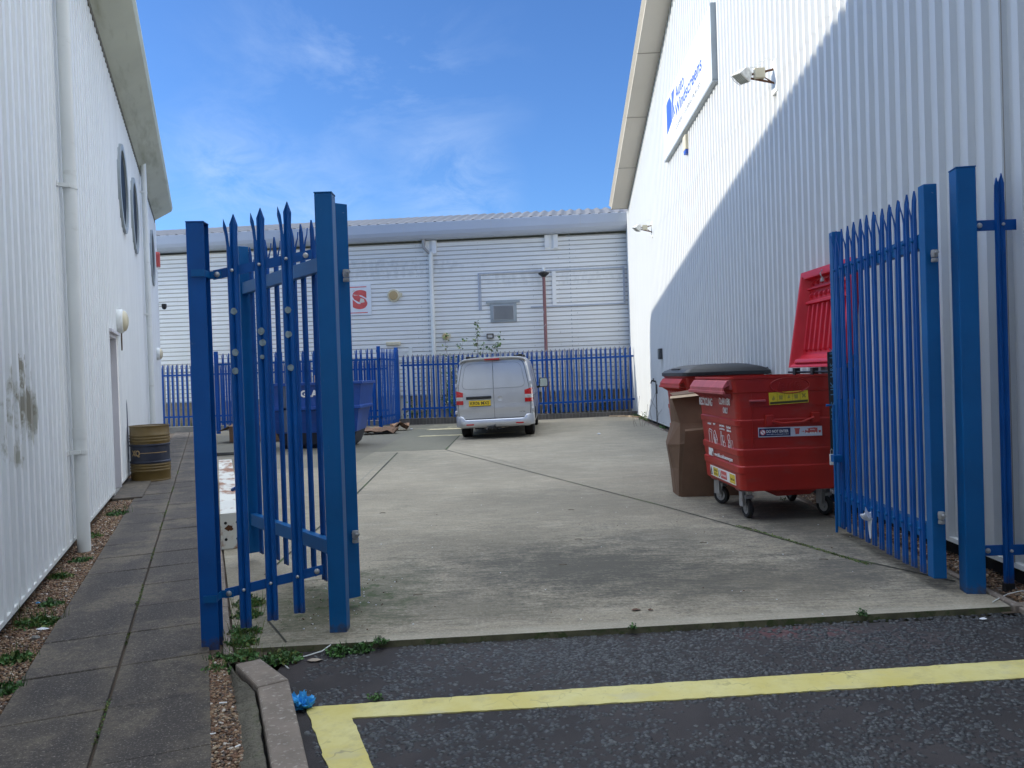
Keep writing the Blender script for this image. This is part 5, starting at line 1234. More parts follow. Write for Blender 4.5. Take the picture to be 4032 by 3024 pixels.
# ================================================================ SKIP
t = thing('skip', 'dark blue steel glass skip with white lettering, in the yard behind the left gate', 'skip', (-5.42, 17.0, 0))
b = MB(); M_skip = mat('skip blue', (.006, .060, .30), .42, var=(1.2, .25), dirt=(4, .66, .8, (.10, .18, .30)), bump=(8, .15, .01)); M_skipd = mat('skip painted shade', (.012, .016, .035), .55)  # near-black tone paints the shadow low on the skip
w = 2.06; 
def ringb(x0, x1, y0, y1, z): return [(x0, y0, z), (x1, y0, z), (x1, y1, z), (x0, y1, z)]
ring_stack(b, [ringb(.12, w-.14, .16, 1.25, .36), ringb(.08, w-.06, .05, 1.45, .86), ringb(.0, w, -.03, 1.5, .88), ringb(.0, w, -.03, 1.5, .94), ringb(.03, w-.03, .0, 1.5, .95), ringb(.0, w+.02, -.0, 1.55, 1.44)], cap=(True, False))
ring_stack(b, [ringb(.04, w-.04, .04, 1.5, 1.44), ringb(.1, w-.1, .1, 1.4, .6)], cap=(False, True))
b.build('body', M_skip, t, bevel=.006)
b = MB(); ring_stack(b, [ringb(.26, w-.34, .32, 1.1, .0), ringb(.22, w-.24, .22, 1.2, .10), ringb(.13, w-.15, .17, 1.24, .355)]); b.build('base', M_skipd, t, bevel=.01)
b = MB(); b.box(-.05, w+.06, -.05, .04, 1.42, 1.485); b.box(-.05, w+.06, 1.52, 1.60, 1.42, 1.485); b.box(-.05, .02, .04, 1.52, 1.42, 1.485); b.box(w+.0, w+.06, .04, 1.52, 1.42, 1.485); b.build('rim', M_skip, t, bevel=.006)
b = MB(); b.box(.30, .42, -.03, .0, .40, 1.42); b.box(.30, .34, -.08, .0, .88, 1.0); b.box(-.10, .0, .1, .9, .98, 1.10); b.build('lifting_pocket', mat('worn grey blue', (.08, .10, .16), .6), t)
lettering('GLASS', .56, .155, face_y(.74, -.012, 1.16), M_white, t, bold=.05, ext=.004)
for lab, x, ww, rz_ in (('orange-brown cardboard poking out of the top of the skip', .9, .55, .12), ('cardboard flap sticking out of the skip near its right end', 1.35, .35, -.25)):
    o = card(lab, [[(0, 0, 0), (ww, 0, .03), (ww, .02, .33), (0, .02, .30)]], (-5.42+x, 17.6, 1.35), rz_, m=M_cardl, grp='cardboard in the skip', name='cardboard_piece')

# ================================================================ OIL DRUM
t = thing('oil_drum', 'olive and black steel drum standing on the path by the left wall', 'drum', (-5.88, 12.42, 0), R(-65))
def dr(z0, z1, zs_, r=.292):
    pr = [(r-.006, z0), (r+.006, z0+.004), (r+.006, z0+.018), (r, z0+.024)]
    for z in zs_: pr += [(r, z-.018), (r+.010, z-.006), (r+.010, z+.006), (r, z+.018)]
    return pr+[(r, z1-.0)]
b = MB(); b.lathe(dr(.0, .285, (.17, .215, .26)), n=48); b.build('lower_shell', M_drum, t, smooth=40)
b = MB(); b.lathe([(.292, .285), (.304, .295), (.304, .315), (.290, .325), (.290, .555), (.304, .565), (.304, .585), (.292, .595)], n=48); b.build('band', M_drumb, t, smooth=40)
b = MB(); b.lathe([(.292, .595)]+[q for z in (.64, .685, .73) for q in ((.292, z-.018), (.302, z-.006), (.302, z+.006), (.292, z+.018))]+[(.292, .865), (.300, .872), (.300, .886), (.285, .888), (.282, .872), (.0005, .872)], n=48); b.build('upper_shell', M_drum, t, smooth=40)
def curl(me, r, a0, z):
    n = len(me.vertices); a = np.empty(n*3); me.vertices.foreach_get('co', a); a = a.reshape(-1, 3); th = a0+a[:, 0]/r; rr = r+a[:, 2]
    me.vertices.foreach_set('co', np.stack([rr*np.cos(th), rr*np.sin(th), a[:, 1]+z], 1).ravel()); me.update()
me = text_mesh('XQ', .16, .11, ext=.004, bold=.03); me.materials.append(M_tan); curl(me, .2915, R(-62), .395); o = bpy.data.objects.new('lettering', me); col.objects.link(o); o.parent = t
b = MB(); b.add([(.2935*math.cos(R(a)), .2935*math.sin(R(a)), z) for z in (.452, .462) for a in range(-30, 60, 5)], [(i, i+1, 19+i, 18+i) for i in range(17)]); b.build('painted_line', M_tan, t)

# ================================================================ RUSTY WHITE BEAM, SMALL THINGS
t = thing('crash_barrier', 'rusty white steel box beam lying along the yard edge behind the left gate', 'barrier', (-2.60, 7.0, 0), math.atan2(5.0, -1.92))
b = MB(); b.box(0, 5.35, -.095, .095, .0, .33); b.build('beam', M_rustw, t, bevel=.006)
b = MB()
for y in (-.05, .05):
    for z in (.09, .24): b.lathe([(.013, 0), (.013, .004), (.0005, .004)], n=12, M=Matrix(((0, 0, -1, 0), (1, 0, 0, y), (0, 1, 0, z), (0, 0, 0, 1))), cap=False)
b.build('bolt_hole', M_dark, t)
b = MB(); n = 15; b.add([(-.002, .02+.035*math.cos(2*PI*i/n)*rnd(.5, 1.3), .19+.03*math.sin(2*PI*i/n)*rnd(.5, 1.3)) for i in range(n)], [tuple(range(n))]); b.build('rust_patch', mat('rust', (.10, .035, .012), .9), t)
def crumple(name, label, cat, c, r, flat, m, n=3, rough=.35, grp=None):
    bm = bmesh.new(); bmesh.ops.create_icosphere(bm, subdivisions=n, radius=1)
    for v in bm.verts:
        p = v.co.copy(); k = 1+rough*mn.noise(p*2.3+Vector(c))+rough*.7*mn.noise(p*5+Vector(c)); k2 = abs(mn.noise(p*3+Vector((9, 1, 2))))*rough*1.6
        v.co = Vector((p.x*r*k, p.y*r*k*.8, max(-.0, (p.z*.5+.5)*r*flat*(k-k2))))
    me = bpy.data.meshes.new(name); bm.to_mesh(me); bm.free(); me.materials.append(m); o = bpy.data.objects.new(name, me); col.objects.link(o); o.location = c
    return tag(o, label, cat, grp)
crumple('glove', 'crumpled bright blue disposable glove beside the kerb and the yellow line', 'glove', (-1.045, 3.60, -.034), .060, 1.1, M_glove, n=4, rough=.6)
o = crumple('rag', 'torn white plastic rag snagged on the bars of the right gate', 'rag', (2.775, 6.05, .26), .05, 1.6, M_rag, rough=.8)
b = MB(); b.sheet([[(0, .02, .03), (.0, -.06, .03)], [(0, .01, -.06), (.005, -.03, -.05)], [(.005, 0, -.14), (.008, -.012, -.14)]], (.003, 0, 0)); b.build('torn_strip', M_rag, o)
b = MB(); b.tube([(-1.08, 4.36, .0), (-1.12, 4.32, -.02), (-1.20, 4.27, -.028), (-1.29, 4.235, -.028), (-1.36, 4.225, -.02)], .0035, 6); b.tube([(-1.34, 4.225, -.026), (-1.30, 4.17, -.028), (-1.245, 4.10, -.03)], .003, 6)
tag(b.build('cable', M_wht), 'thin white cable lying in the weeds at the yard edge', 'cable', 'white cables')
b = MB(); b.tube([(2.915, 4.72, .006), (3.0, 4.79, .006), (3.10, 4.86, .01), (3.2, 4.88, .02), (3.4, 4.86, .012)], .003, 6); tag(b.build('cable', M_wht), 'thin white cable end at the foot of the right fence', 'cable', 'white cables')
for i, (x, y, z, a, l) in enumerate([(-1.415, 3.62, -.004, .1, 'longest cigarette butt on the narrow gravel strip'), (-1.19, 3.18, -.004, .9, 'cigarette butt lowest on the narrow gravel strip'), (-1.34, 3.30, -.004, .2, 'cigarette butt in the middle of the narrow gravel strip')]):
    b = MB(); d = .018 if i == 0 else .012; b.tube([(x-d*math.cos(a), y-d*math.sin(a), z), (x+d*math.cos(a), y+d*math.sin(a), z)], .004, 8); tag(b.build('cigarette_butt', M_white), l, 'cigarette butt', 'cigarette butts')
def leafy(name, x, y, z, r, label, m, cat='dead leaf', grp='dead leaves'):
    b = MB(); n = 9; p = [(x+r*math.cos(2*PI*i/n)*rnd(.7, 1.1)*1.5, y+r*math.sin(2*PI*i/n)*rnd(.6, 1), z+rnd(0, .006)) for i in range(n)]
    b.add(p+[(x, y, z+.012)], [(i, (i+1) % n, n) for i in range(n)]); tag(b.build(name, m), label, cat, grp)
M_dleaf = mat('dead leaf', (.36, .30, .24), .8, var=(30, .3)); M_bleaf = mat('brown leaf', (.10, .05, .03), .8)
leafy('dead_leaf', -1.13, 4.205, -.030, .030, 'pale dead leaf beside the white cable', M_dleaf)
leafy('dead_leaf', .73, 4.80, .004, .022, 'dark curled leaf on the concrete near its front edge', M_bleaf); leafy('dead_leaf', .82, 4.79, .004, .014, 'smaller dark leaf next to the curled leaf on the concrete', M_bleaf)
leafy('paper_scrap', -3.02, 4.86, -.012, .030, 'flat pale scrap on the left gravel beside the path', M_rag, 'litter', 'litter'); crumple('stone', 'pale lump of stone on the left gravel beside the path edge', 'stone', (-2.96, 4.68, -.02), .026, 1.2, M_conc, 2)
leafy('bottle_cap', -3.42, 5.45, -.01, .012, 'small blue scrap on the left gravel near the wall', M_glove, 'litter', 'litter')
leafy('paper_scrap', 2.72, 4.50, -.024, .018, 'white scrap of paper at the yard edge near the right post', M_rag, 'litter', 'litter')
b = MB()
for _ in range(300):
    x = rnd(-1.7, 2.9); y = rnd(4.5, 11)*1.0
    if rnd(0, 1) < .55: x, y = rnd(-1.6, -.9), rnd(4.6, 5.8)
    s = rnd(.0015, .004); b.box(x-s, x+s*rnd(.5, 2), y-s, y+s, .001, .001+s, int(rnd(.3, 2.99)))
tag(b.build('grit', [M_rag, M_dleaf, M_bleaf]), 'scattered grit and chips on the concrete yard', kind='stuff')
for i in range(7):
    x, y = [(.55, 6.9), (.35, 6.0), (2.35, 5.9), (-1.5, 8.6), (.6, 8.4), (-.7, 5.3), (1.6, 6.6)][i]
    b = MB(); a = rnd(-.5, .5); b.tube([(x-.03*math.cos(a), y-.03*math.sin(a), .005), (x, y, .009), (x+.035*math.cos(a), y+.035*math.sin(a)*.6, .005)], .003, 4)
    tag(b.build('twig', M_bark), ['dark twig on the mid yard ahead of the stain', 'twig lying on the dark stain of the yard', 'twig near the joint on the right of the yard', 'twig on the yard behind the left gate', 'twig farther up the yard towards the van', 'twig near the left gate post', 'twig on the pale concrete right of the stain'][i], 'twig', 'twigs on the concrete')
for x, y, rz_, lab in ((-6.1, 16.2, .2, 'coil of dark hose on the ground left of the skip'),):
    b = MB(); b.tube([(x+.35*math.cos(a*.4), y+.2*math.sin(a*.4), .02+.001*a) for a in range(34)], .014, 6); tag(b.build('hose', M_black), lab, 'hose')
for x, y, lab in ((-3.0, 22.6, 'small white stone at the foot of the enclosure fence'), (2.0, 18.0, 'white pebble on the far concrete')):
    crumple('stone', lab, 'stone', (x, y, gz(x, y)), .04, .8, M_rag, 2)
for i, (x, y) in enumerate([(3.3, 24.4), (3.55, 24.1), (3.75, 23.7)]):
    b = MB(); b.box(-.25, .25, -.04, .04, 0, .03); o = b.build('timber_offcut', M_cardl); o.location = (x, y, gz(x, y)+.012); o.rotation_euler = (0, .05*i, .5*i-.3); tag(o, ['timber offcut farthest left in the far right corner', 'middle timber offcut in the far right corner', 'timber offcut against the right wall at the far corner'][i], 'timber', 'timber offcuts')

# ================================================================ VAN
# local: x across, y forward from the rear face, z up; ground at z=0
van = thing('parked_van', 'silver panel van parked with its blank rear doors towards the camera', 'van', (-.40, 18.25, 0), R(-3.4))
van.rotation_euler = (0, R(-1.25), R(-3.4)); van.location = (-.42, 18.25, .005)
LV = 5.25; AX = (.92, 4.30); WR = .325
def lerp_t(tab, y):
    for (a, va), (c, vc) in zip(tab[:-1], tab[1:]):
        if y <= c: f = (y-a)/(c-a) if c > a else 0; f = max(0, f); return va+(vc-va)*f
    return tab[-1][1]
top_t = [(0, 1.90), (.05, 1.925), (.3, 1.95), (1.5, 1.965), (3.0, 1.95), (3.55, 1.90), (3.75, 1.84), (4.45, 1.22), (4.6, 1.12), (5.05, 1.0), (5.2, .90), (5.25, .75)]
wid_t = [(0, .885), (.03, .905), (.10, .925), (.35, .94), (1.2, .95), (3.8, .95), (4.6, .93), (5.0, .86), (5.15, .78), (5.25, .64)]
def zbot(y):
    z = .30
    for a in AX:
        d = abs(y-a)
        if d < .40: z = max(z, .29+math.sqrt(.40**2-d*d)*1.0)
    if y > 5.0: z = max(z, .3)
    return z
UP = [(1.0, 0), (.998, .10), (.985, .22), (.955, .40), (.915, .62), (.885, .78), (.855, .88), (.80, .945), (.70, .98), (.5, .995), (.25, 1.0), (0, 1.0)]
def section(y):
    zt = lerp_t(top_t, y); w = lerp_t(wid_t, y); zb = zbot(y); belt = min(1.02, zt-.16)
    pts = []
    for f in (0, .12, .3, .5, .7, .85, 1):
        z = zb+(belt-zb)*f
        k = .955+.045*min(1, max(0, (z-.28)/.35)) if z < .63 else 1.0
        pts.append((w*k, z))
    for (fx, fz) in UP[1:]: pts.append((w*fx, belt+(zt-belt)*fz))
    return pts
def rshift(z): return .02+.13*max(0, (z-1.0)/.92)**1.6 if z > 1.0 else .02
def P3(y, x, z): return (x, y+rshift(z)*max(0, 1-y/.5), z)
st = [0, .02, .05, .10, .18, .28]+[.36+.05*i for i in range(24)]+[1.6+.2*i for i in range(10)]+[3.55, 3.7]+[3.78+.04*i for i in range(28)]+[4.95, 5.05, 5.12, 5.2, 5.25]
b = MB(); rings = []
for y in st:
    s = section(y); rings.append([P3(y, x, z) for x, z in s]+[P3(y, -x, z) for x, z in s[::-1][1:]])
n = len(rings[0]); vs = [p for r in rings for p in r]
b.add(vs, [(i*n+k, i*n+k+1, (i+1)*n+k+1, (i+1)*n+k) for i in range(len(rings)-1) for k in range(n-1)])
r0 = section(0); m_ = len(r0)      # rear closing face as horizontal strips
b.add([P3(0, x, z) for x, z in r0]+[P3(0, -x, z) for x, z in r0], [(i, i+1, m_+i+1, m_+i) for i in range(m_-1)])
r1 = section(5.25); b.add([P3(5.25, x, z) for x, z in r1]+[P3(5.25, -x, z) for x, z in r1], [(i, i+1, m_+i+1, m_+i) for i in range(m_-1)])
body = b.build('body', M_silver, van, smooth=38)
def vx(y, z):      # half width of the body at (y,z)
    s = section(y)
    for (xa, za), (xb, zb_) in zip(s[:-1], s[1:]):
        if za <= z <= zb_: return xa+(xb-xa)*(z-za)/max(1e-6, zb_-za)
    return s[-1][0]
ry = lambda z: rshift(z)
# rear doors: two plates with a step at the window blank
def door_plate(sx, outline_fn, z0, z1, d, nz=26, nx_=10, inner=.004):
    b = MB(); grid = []
    for j in range(nz+1):
        z = z0+(z1-z0)*j/nz; xo = outline_fn(z); row = []
        for i in range(nx_+1):
            x = inner+(xo-inner)*i/nx_; bul = .018*(1-(x/.93)**2)
            crease = .020*max(0, 1-abs(z-.74)/.07) if z < .74 else .020*max(0, 1-(z-.74)/.025)
            row.append((sx*x, ry(z)-d-bul-crease*.6, z))
        grid.append(row)
    b.sheet(grid, (0, .01, 0)); return b
def outline(z):
    x = vx(0.0, z)-.035
    if z > 1.74: x -= (z-1.74)**2*2.2
    return x
for sx in (-1, 1):
    b = door_plate(sx, outline, .485, 1.855, .006); dd = b.build('rear_door', M_silver, van, smooth=40)
    # blanked window panel, slightly raised with rounded outer corners
    def wo(z):
        x = vx(0, z)-.115; e = min(z-1.20, 1.80-z); r = .14
        if e < r: x -= (r-math.sqrt(max(0, r*r-(r-e)**2)))*.9
        return x
    b = door_plate(sx, wo, 1.20, 1.80, .016, inner=.012); b.build('window_blank', M_silver, dd, smooth=40)
    gx = [(wo(1.20+.6*k/30)) for k in range(31)]
    pts = [(sx*.012, ry(1.197)-.030, 1.197)]+[(sx*(g+.005), ry(1.2+.6*k/30)-.018, 1.20+.6*k/30) for k, g in enumerate(gx)]+[(sx*.012, ry(1.803)-.030, 1.803)]
    b = MB(); b.tube(pts, .0035, 4); b.build('panel_groove', mat('panel gap grey', (.20, .21, .22), .6) if 'panel gap grey' not in bpy.data.materials else bpy.data.materials['panel gap grey'], dd)
    for z in (1.30, .66):
        b = MB(); x = vx(.03, z); b.box(sx*(x-.02), sx*(x+.035), .0+ry(z)*.5-.02, .10, z-.04, z+.04)
        b.box(sx*(x-.02), sx*(x+.035), -.035+ry(z), .03, z-.035, z+.035); b.build('hinge', M_silver, dd, bevel=.008)
b = MB(); 
for k in range(18):
    z0, z1 = .485+1.37*k/18, .485+1.37*(k+1)/18
    b.add([(-.003, ry(z0)-.031-.0, z0), (.003, ry(z0)-.031, z0), (.003, ry(z1)-.031, z1), (-.003, ry(z1)-.031, z1), (-.003, ry(z0)+.01, z0), (.003, ry(z0)+.01, z0), (.003, ry(z1)+.01, z1), (-.003, ry(z1)+.01, z1)], [(0, 1, 2, 3), (0, 1, 5, 4), (2, 3, 7, 6)])
b.build('door_gap', M_dark, van)
for sx in (-1, 1):
    b = MB(); P = [(sx*(outline(.485+1.37*k/40)+.006), ry(.485+1.37*k/40)+.001, .485+1.37*k/40) for k in range(41)]
    b.tube(P, .006, 4); b.build('door_seal', M_dark, van)
# roof spoiler lip and high brake light
b = MB(); rows = []
for i in range(25):
    x = -.80+1.6*i/24; e = abs(x)/.8; zz = 1.915-.05*e**4-.14*max(0, e-.90)*3
    rows.append([(x, .36, zz+.030), (x, .10, zz+.028), (x, .02+.06*e**6, zz+.012), (x, .025+.06*e**6, zz-.018), (x, .16, zz-.022)])
b.add([p for r in rows for p in r], [(i*5+j, i*5+j+1, (i+1)*5+j+1, (i+1)*5+j) for i in range(24) for j in range(4)]); b.build('roof_lip', M_silver, van, smooth=50)
b = MB(); b.box(-.18, .18, .010, .06, 1.872, 1.902); b.build('brake_light', M_redl, van, bevel=.004)
# tail lights
for sx in (-1, 1):
    o = None
    for nm, z0, z1, m in (('red_lens', 1.02, 1.15, M_redl), ('clear_lens', .935, 1.02, M_clear), ('red_lens', .84, .935, M_redl)):
        b = MB(); g = []
        for j in range(5):
            z = z0+(z1-z0)*j/4; xo = vx(0, z)+.008; row = []
            for i in range(7):
                f = i/6; x = .735+ (xo-.735)*f; y = ry(z)-.040+.02*max(0, f-.6)/.4
                zz = z+(.0 if j < 4 or m is M_clear or z0 < .9 else .045*f-.025)
                row.append((sx*x, y, zz))
            row.append((sx*(xo+.022), ry(z)+.06, row[-1][2])); row.append((sx*(vx(.14, z)+.006), ry(z)+.13, row[-1][2])); g.append(row)
        b.sheet(g, (0, .02, 0))
        if o is None: o = thing('x', None, None); bpy.data.objects.remove(o); o = b.build('tail_light', m, van, smooth=30, bevel=.003)
        else: b.build(nm, m, o, smooth=30, bevel=.003)
    b = MB(); b.box(sx*.80, sx*.86, -.032, -.018, .955, 1.0); b.build('bulb_reflector', M_alu, o)
# plate, handle strip, round blank badge, script
b = MB(); b.box(-.66, -.055, -.040, -.012, .955, 1.025); b.build('handle_strip', M_black, van, bevel=.02)
b = MB(); b.box(-.60, -.08, -.034, -.022, .795, .925); pl = b.build('number_plate', M_plate, van, bevel=.004)
b = MB(); b.box(-.605, -.075, -.033, -.021, .783, .797); b.build('plate_edge', M_black, pl)
lettering('KR06 MXS', .45, .080, face_y(-.565, -.0345, .822), M_black, pl, bold=.012, ext=.001)
b = MB(); b.lathe([(.074, -.002), (.074, .004), (.068, .006), (.062, .003), (.002, .003)], n=36, M=Matrix(((1, 0, 0, .145), (0, 0, -1, ry(.95)-.024), (0, 1, 0, .955), (0, 0, 0, 1))), cap=False); b.build('badge_recess', M_silver, van, smooth=30)
lettering('1.9 TDI', .125, .024, face_y(.60, -.022, .605), M_dark, van, 'badge_lettering', ext=.002)
# bumper
b = MB(); rows = []; prof = [(.05, .285), (-.02, .275), (-.075, .31), (-.085, .38), (-.075, .455), (-.05, .48), (.01, .485)]
for i in range(33):
    f = -1+2*i/32; x = .93*f; e = abs(f); yb = .16*max(0, (e-.80)/.20)**2; up = .085*min(1, max(0, (e-.76)/.06))
    rows.append([(x*(1 if e < 1 else 1), y+yb, z+(up if z > .44 else 0)+(.03 if z < .3 and e > .9 else 0)) for y, z in prof])
for sx in (0, -1):
    r = rows[sx]; x = r[0][0]; ext = [(x*1.01, y+.30, z) for (_, y, z) in r]; rows = ([ext]+rows) if sx == 0 else (rows+[ext])
b.add([p for r in rows for p in r], [(i*7+j, i*7+j+1, (i+1)*7+j+1, (i+1)*7+j) for i in range(len(rows)-1) for j in range(6)])
bp = b.build('rear_bumper', M_silver, van, smooth=50)
b = MB(); b.box(-.70, .70, -.055, .02, .483, .492); b.build('step_pad', M_black, bp)
for sx in (-1, 1):
    b = MB(); b.box(sx*.50, sx*.68, -.089, -.07, .345, .375); b.build('reflector', M_redl, bp, bevel=.003)
b = MB(); b.box(-.10, .12, -.02, .35, .22, .30); b.tube([(.0, .0, .24), (.0, -.16, .23), (.0, -.20, .30)], .022, 8); b.lathe([(.001, -.03), (.022, -.018), (.026, 0), (.022, .018), (.001, .03)], (.0, -.2, .32), 12, cap=False)
b.box(-.14, .02, -.12, -.04, .24, .30); b.tube([(-.14, -.08, .27), (-.22, -.07, .22)], .03, 8); b.tube([(.10, -.03, .27), (.20, -.06, .24), (.26, -.02, .27)], .012, 6); b.build('tow_bar', M_black, van, bevel=.005)
# wheels, arches, underbody
for ya in AX:
    for sx in (-1, 1):
        Mw = Matrix.Translation((sx*.78, ya, WR)) @ Matrix.Rotation(PI/2, 4, 'Y')
        b = MB(); b.lathe([(.20, -.115), (.29, -.118), (.318, -.10), (.325, -.07), (.325, .07), (.318, .10), (.29, .118), (.20, .115)], n=48, M=Mw); w = b.build('wheel', M_rubber, van, smooth=35)
        b = MB()
        for zz in (-.045, 0, .045): b.lathe([(.3255, zz-.004), (.327, zz-.004), (.327, zz+.004), (.3255, zz+.004)], n=48, M=Mw, cap=False)
        b.build('tread_groove', M_dark, w)
        b = MB(); Mr = Matrix.Translation((sx*.78, ya, WR)) @ Matrix.Rotation(sx*PI/2, 4, 'Y'); b.lathe([(.205, .112), (.19, .09), (.12, .085), (.06, .10), (.0005, .10)], n=32, M=Mr, cap=False)
        for k in range(5): 
            a = 2*PI*k/5; b.add([Mr @ Vector(p) for p in [(.05*math.cos(a-.4), .05*math.sin(a-.4), .108), (.19*math.cos(a-.14), .19*math.sin(a-.14), .105), (.19*math.cos(a+.14), .19*math.sin(a+.14), .105), (.05*math.cos(a+.4), .05*math.sin(a+.4), .108)]], [(0, 1, 2, 3)])
        b.build('rim', M_alu, w, smooth=30)
b = MB(); b.box(-.62, .62, .12, 5.0, .30, .36); b.box(-.9, .9, 1.4, 3.8, .30, .34); b.box(-.62, .62, .5, 1.4, .36, .8); b.box(-.5, -.3, .1, 1.0, .24, .33); b.tube([(-.75, .92, .30), (.75, .92, .30)], .03, 8); b.box(.3, .55, .1, .5, .25, .33)
b.build('underbody', M_dark, van)
# side glass, seams, mirrors, roof bars
for sx in (-1, 1):
    for y0, y1, s0, nm in ((3.02, 4.15, 1, 'cab_window'),):
        b = MB(); g = []
        for j in range(9):
            z = 1.10+.66*j/8; ya = y0+.04; yb_ = y1+.10-(z-1.10)*.80; g.append([P3(ya+(yb_-ya)*i/8, sx*(vx(ya+(yb_-ya)*i/8, z)+.006), z) for i in range(9)])
        b.sheet(g, (-sx*.004, 0, 0)); b.build(nm, M_glass, van, smooth=60)
    b = MB()
    for yy in (1.55, 2.95, 4.25): b.tube([(sx*(vx(yy, z)+.001), yy+rshift(z)*max(0, 1-yy/.5), z) for z in [.38+.15*k for k in range(10)] if z < section(yy)[-1][1]-.12], .004, 4)
    b.tube([(sx*(vx(yy, .98)+.001), yy, .98+0) for yy in [.15+.3*k for k in range(14)]], .004, 4); b.build('panel_gap', M_dark, van)
    b = MB(); b.box(sx*(vx(.30, .93)-.01), sx*(vx(.30, .93)+.008), .24, .30, .86, 1.0); b.build('side_marker', M_black, van)
    b = MB(); b.tube([(sx*.93, 3.95, 1.10), (sx*1.03, 3.90, 1.14)], .035, 8); b.prism([(sx*1.0, 1.10), (sx*1.23, 1.10), (sx*1.25, 1.15), (sx*1.25, 1.32), (sx*1.22, 1.37), (sx*1.03, 1.37), (sx*1.0, 1.33)], 'y', 3.86, 3.98); mr = b.build('door_mirror', M_black, van, bevel=.02)
    b = MB(); b.prism([(sx*1.025, 1.125), (sx*1.215, 1.125), (sx*1.23, 1.16), (sx*1.23, 1.31), (sx*1.205, 1.35), (sx*1.045, 1.35), (sx*1.025, 1.33)], 'y', 3.855, 3.859); b.build('mirror_glass', M_mirror, mr)
    b = MB(); x0, x1 = sorted((sx*.48, sx*.70)); b.box(x0, x1, .75, .85, 1.955, 1.985); b.box(min(sx*.60, sx*.70), max(sx*.60, sx*.70), .70, .90, 1.92, 2.00); b.box(x0, x1, 2.2, 2.28, 1.96, 2.01); b.build('roof_bar_foot', M_black, van, bevel=.01)
# windscreen and front lamps (seen from other sides)
b = MB(); g = []
for j in range(9):
    y = 3.84+.56*j/8; zt = lerp_t(top_t, y); g.append([(lerp_t(wid_t, y)*.80*(-1+2*i/10)*(.86+.14*j/8), y-.006, zt+.008-.02*abs(-1+2*i/10)**4) for i in range(11)])
b.sheet(g, (0, .006, -.004)); b.build('windscreen', M_glass, van, smooth=60)
for sx in (-1, 1):
    b = MB(); b.box(min(sx*.46, sx*.74), max(sx*.46, sx*.74), 5.08, 5.235, .72, .88); b.build('headlight', M_clear, van, bevel=.02)
b = MB(); b.box(-.42, .42, 5.15, 5.262, .72, .84); b.build('grille', M_black, van, bevel=.01)

# ================================================================ CAMERA, LIGHT, SKY
f_, rr_, pp_ = 3028., .033, -35/3028.
cam = bpy.data.cameras.new('Camera'); co = bpy.data.objects.new('Camera', cam); col.objects.link(co)
cam.sensor_width = 36; cam.lens = f_/4032*36; cam.clip_start = .05; cam.clip_end = 3000
Fw = Vector((0, math.cos(pp_), math.sin(pp_))); R0 = Vector((1, 0, 0)); U0 = Vector((0, -math.sin(pp_), math.cos(pp_)))
Rr = R0*math.cos(rr_)-U0*math.sin(rr_); Uu = R0*math.sin(rr_)+U0*math.cos(rr_)
co.matrix_world = Matrix(((Rr.x, Uu.x, -Fw.x, 0), (Rr.y, Uu.y, -Fw.y, 0), (Rr.z, Uu.z, -Fw.z, 1.5), (0, 0, 0, 1)))
scn.camera = co
sd = Vector((1, -.083, -.319)).normalized()      # direction the sunlight travels
elev = math.asin(-sd.z); az = math.atan2(-sd.x, -sd.y)      # azimuth of the sun, clockwise from +Y
L = bpy.data.lights.new('sun', 'SUN'); L.energy = SUN_E; L.angle = R(.53); L.color = (1, .93, .81)
lo = bpy.data.objects.new('sun', L); col.objects.link(lo); lo.rotation_euler = sd.to_track_quat('-Z', 'Y').to_euler()
w = bpy.data.worlds.new('World'); scn.world = w; w.use_nodes = True
T = NT(w); bg = T.n['Background']
sky = T.new('ShaderNodeTexSky'); sky.sky_type = 'NISHITA'; sky.sun_disc = False; sky.sun_elevation = elev; sky.sun_rotation = az
sky.air_density = 1.0; sky.dust_density = .4; sky.ozone_density = 1.6
tc = T.new('ShaderNodeTexCoord')
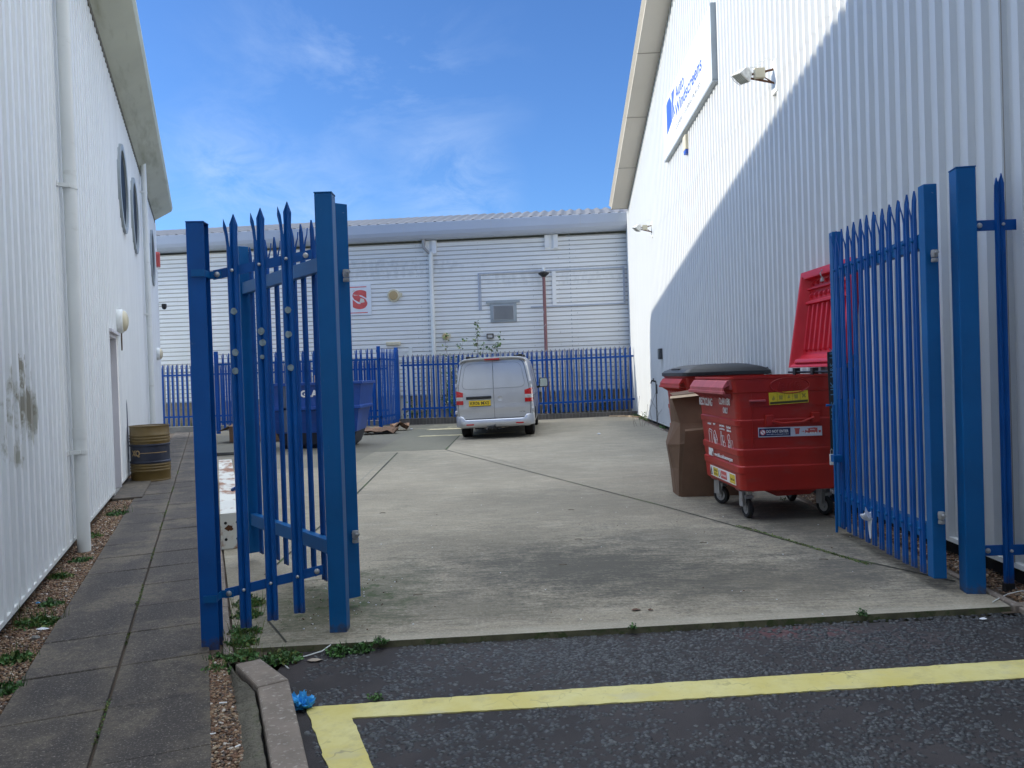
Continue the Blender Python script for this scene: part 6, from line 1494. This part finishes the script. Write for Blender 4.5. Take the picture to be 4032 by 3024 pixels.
def wn(scale, rot, sc, detail, rough, dist=0, loc=(0, 0, 0)):
    mp = T.new('ShaderNodeMapping'); mp.inputs['Scale'].default_value = scale; mp.inputs['Rotation'].default_value = rot; mp.inputs['Location'].default_value = loc
    T.link(tc.outputs['Generated'], mp.inputs[0]); return T.noise(mp.outputs[0], sc, detail, rough, dist)
def wblob(dx, dz, r, sharp=1.0):      # soft mask round a direction in the sky
    v = Vector((dx, 1, dz)).normalized(); vm = T.new('ShaderNodeVectorMath'); vm.operation = 'DISTANCE'; T.link(tc.outputs['Generated'], vm.inputs[0]); vm.inputs[1].default_value = v
    return T.ramp(vm.outputs['Value'], 0, r, (1, 1, 1, 1), (0, 0, 0, 1))
streak = wn((1, 1, 2.6), (0, -.26, 0), 3.2, 9, .62, .6, (3, 0, 1)); wisp = wn((2, 2, 3.5), (0, .5, 0), 5.5, 9, .66, .9)
c1 = T.math('MULTIPLY', wblob(-.24, .42, .17), T.ramp(streak, .50, .80))
c2 = T.math('MULTIPLY', wblob(-.10, .385, .15), T.ramp(streak, .49, .80))
c3 = T.math('MULTIPLY', wblob(-.07, .24, .10), T.ramp(wisp, .36, .66)); c4 = T.math('MULTIPLY', wblob(-.36, .28, .10), T.ramp(wisp, .38, .7)); c5 = T.math('MULTIPLY', wblob(-.24, .23, .09), T.ramp(wisp, .38, .7))
allc = T.math('ADD', T.math('ADD', c1, c2), T.math('ADD', c3, T.math('ADD', c4, c5)))
allc = T.math('MULTIPLY', allc, .40, True)
tint = T.mix(1.0, sky.outputs[0], SKYT, 'MULTIPLY')
sx_ = T.new('ShaderNodeSeparateXYZ'); T.link(tc.outputs['Generated'], sx_.inputs[0])
sky_fill = T.math('MULTIPLY', T.ramp(T.math('ADD', sx_.outputs[2], T.math('MULTIPLY', sx_.outputs[1], .15)), .64, .92), .85)      # added bright cloud overhead, out of view, to lift the shade
tint = T.mix(sky_fill, tint, SKY_FILL)
T.link(T.mix(allc, tint, CLOUD), bg.inputs['Color']); bg.inputs['Strength'].default_value = SKY_S
vs_ = scn.view_settings; vs_.view_transform = 'Standard'; vs_.look = 'None'; vs_.exposure = EXPO; vs_.gamma = 1; vs_.use_curve_mapping = False
scn.render.engine = 'CYCLES'; scn.cycles.max_bounces = 8; scn.cycles.diffuse_bounces = 5
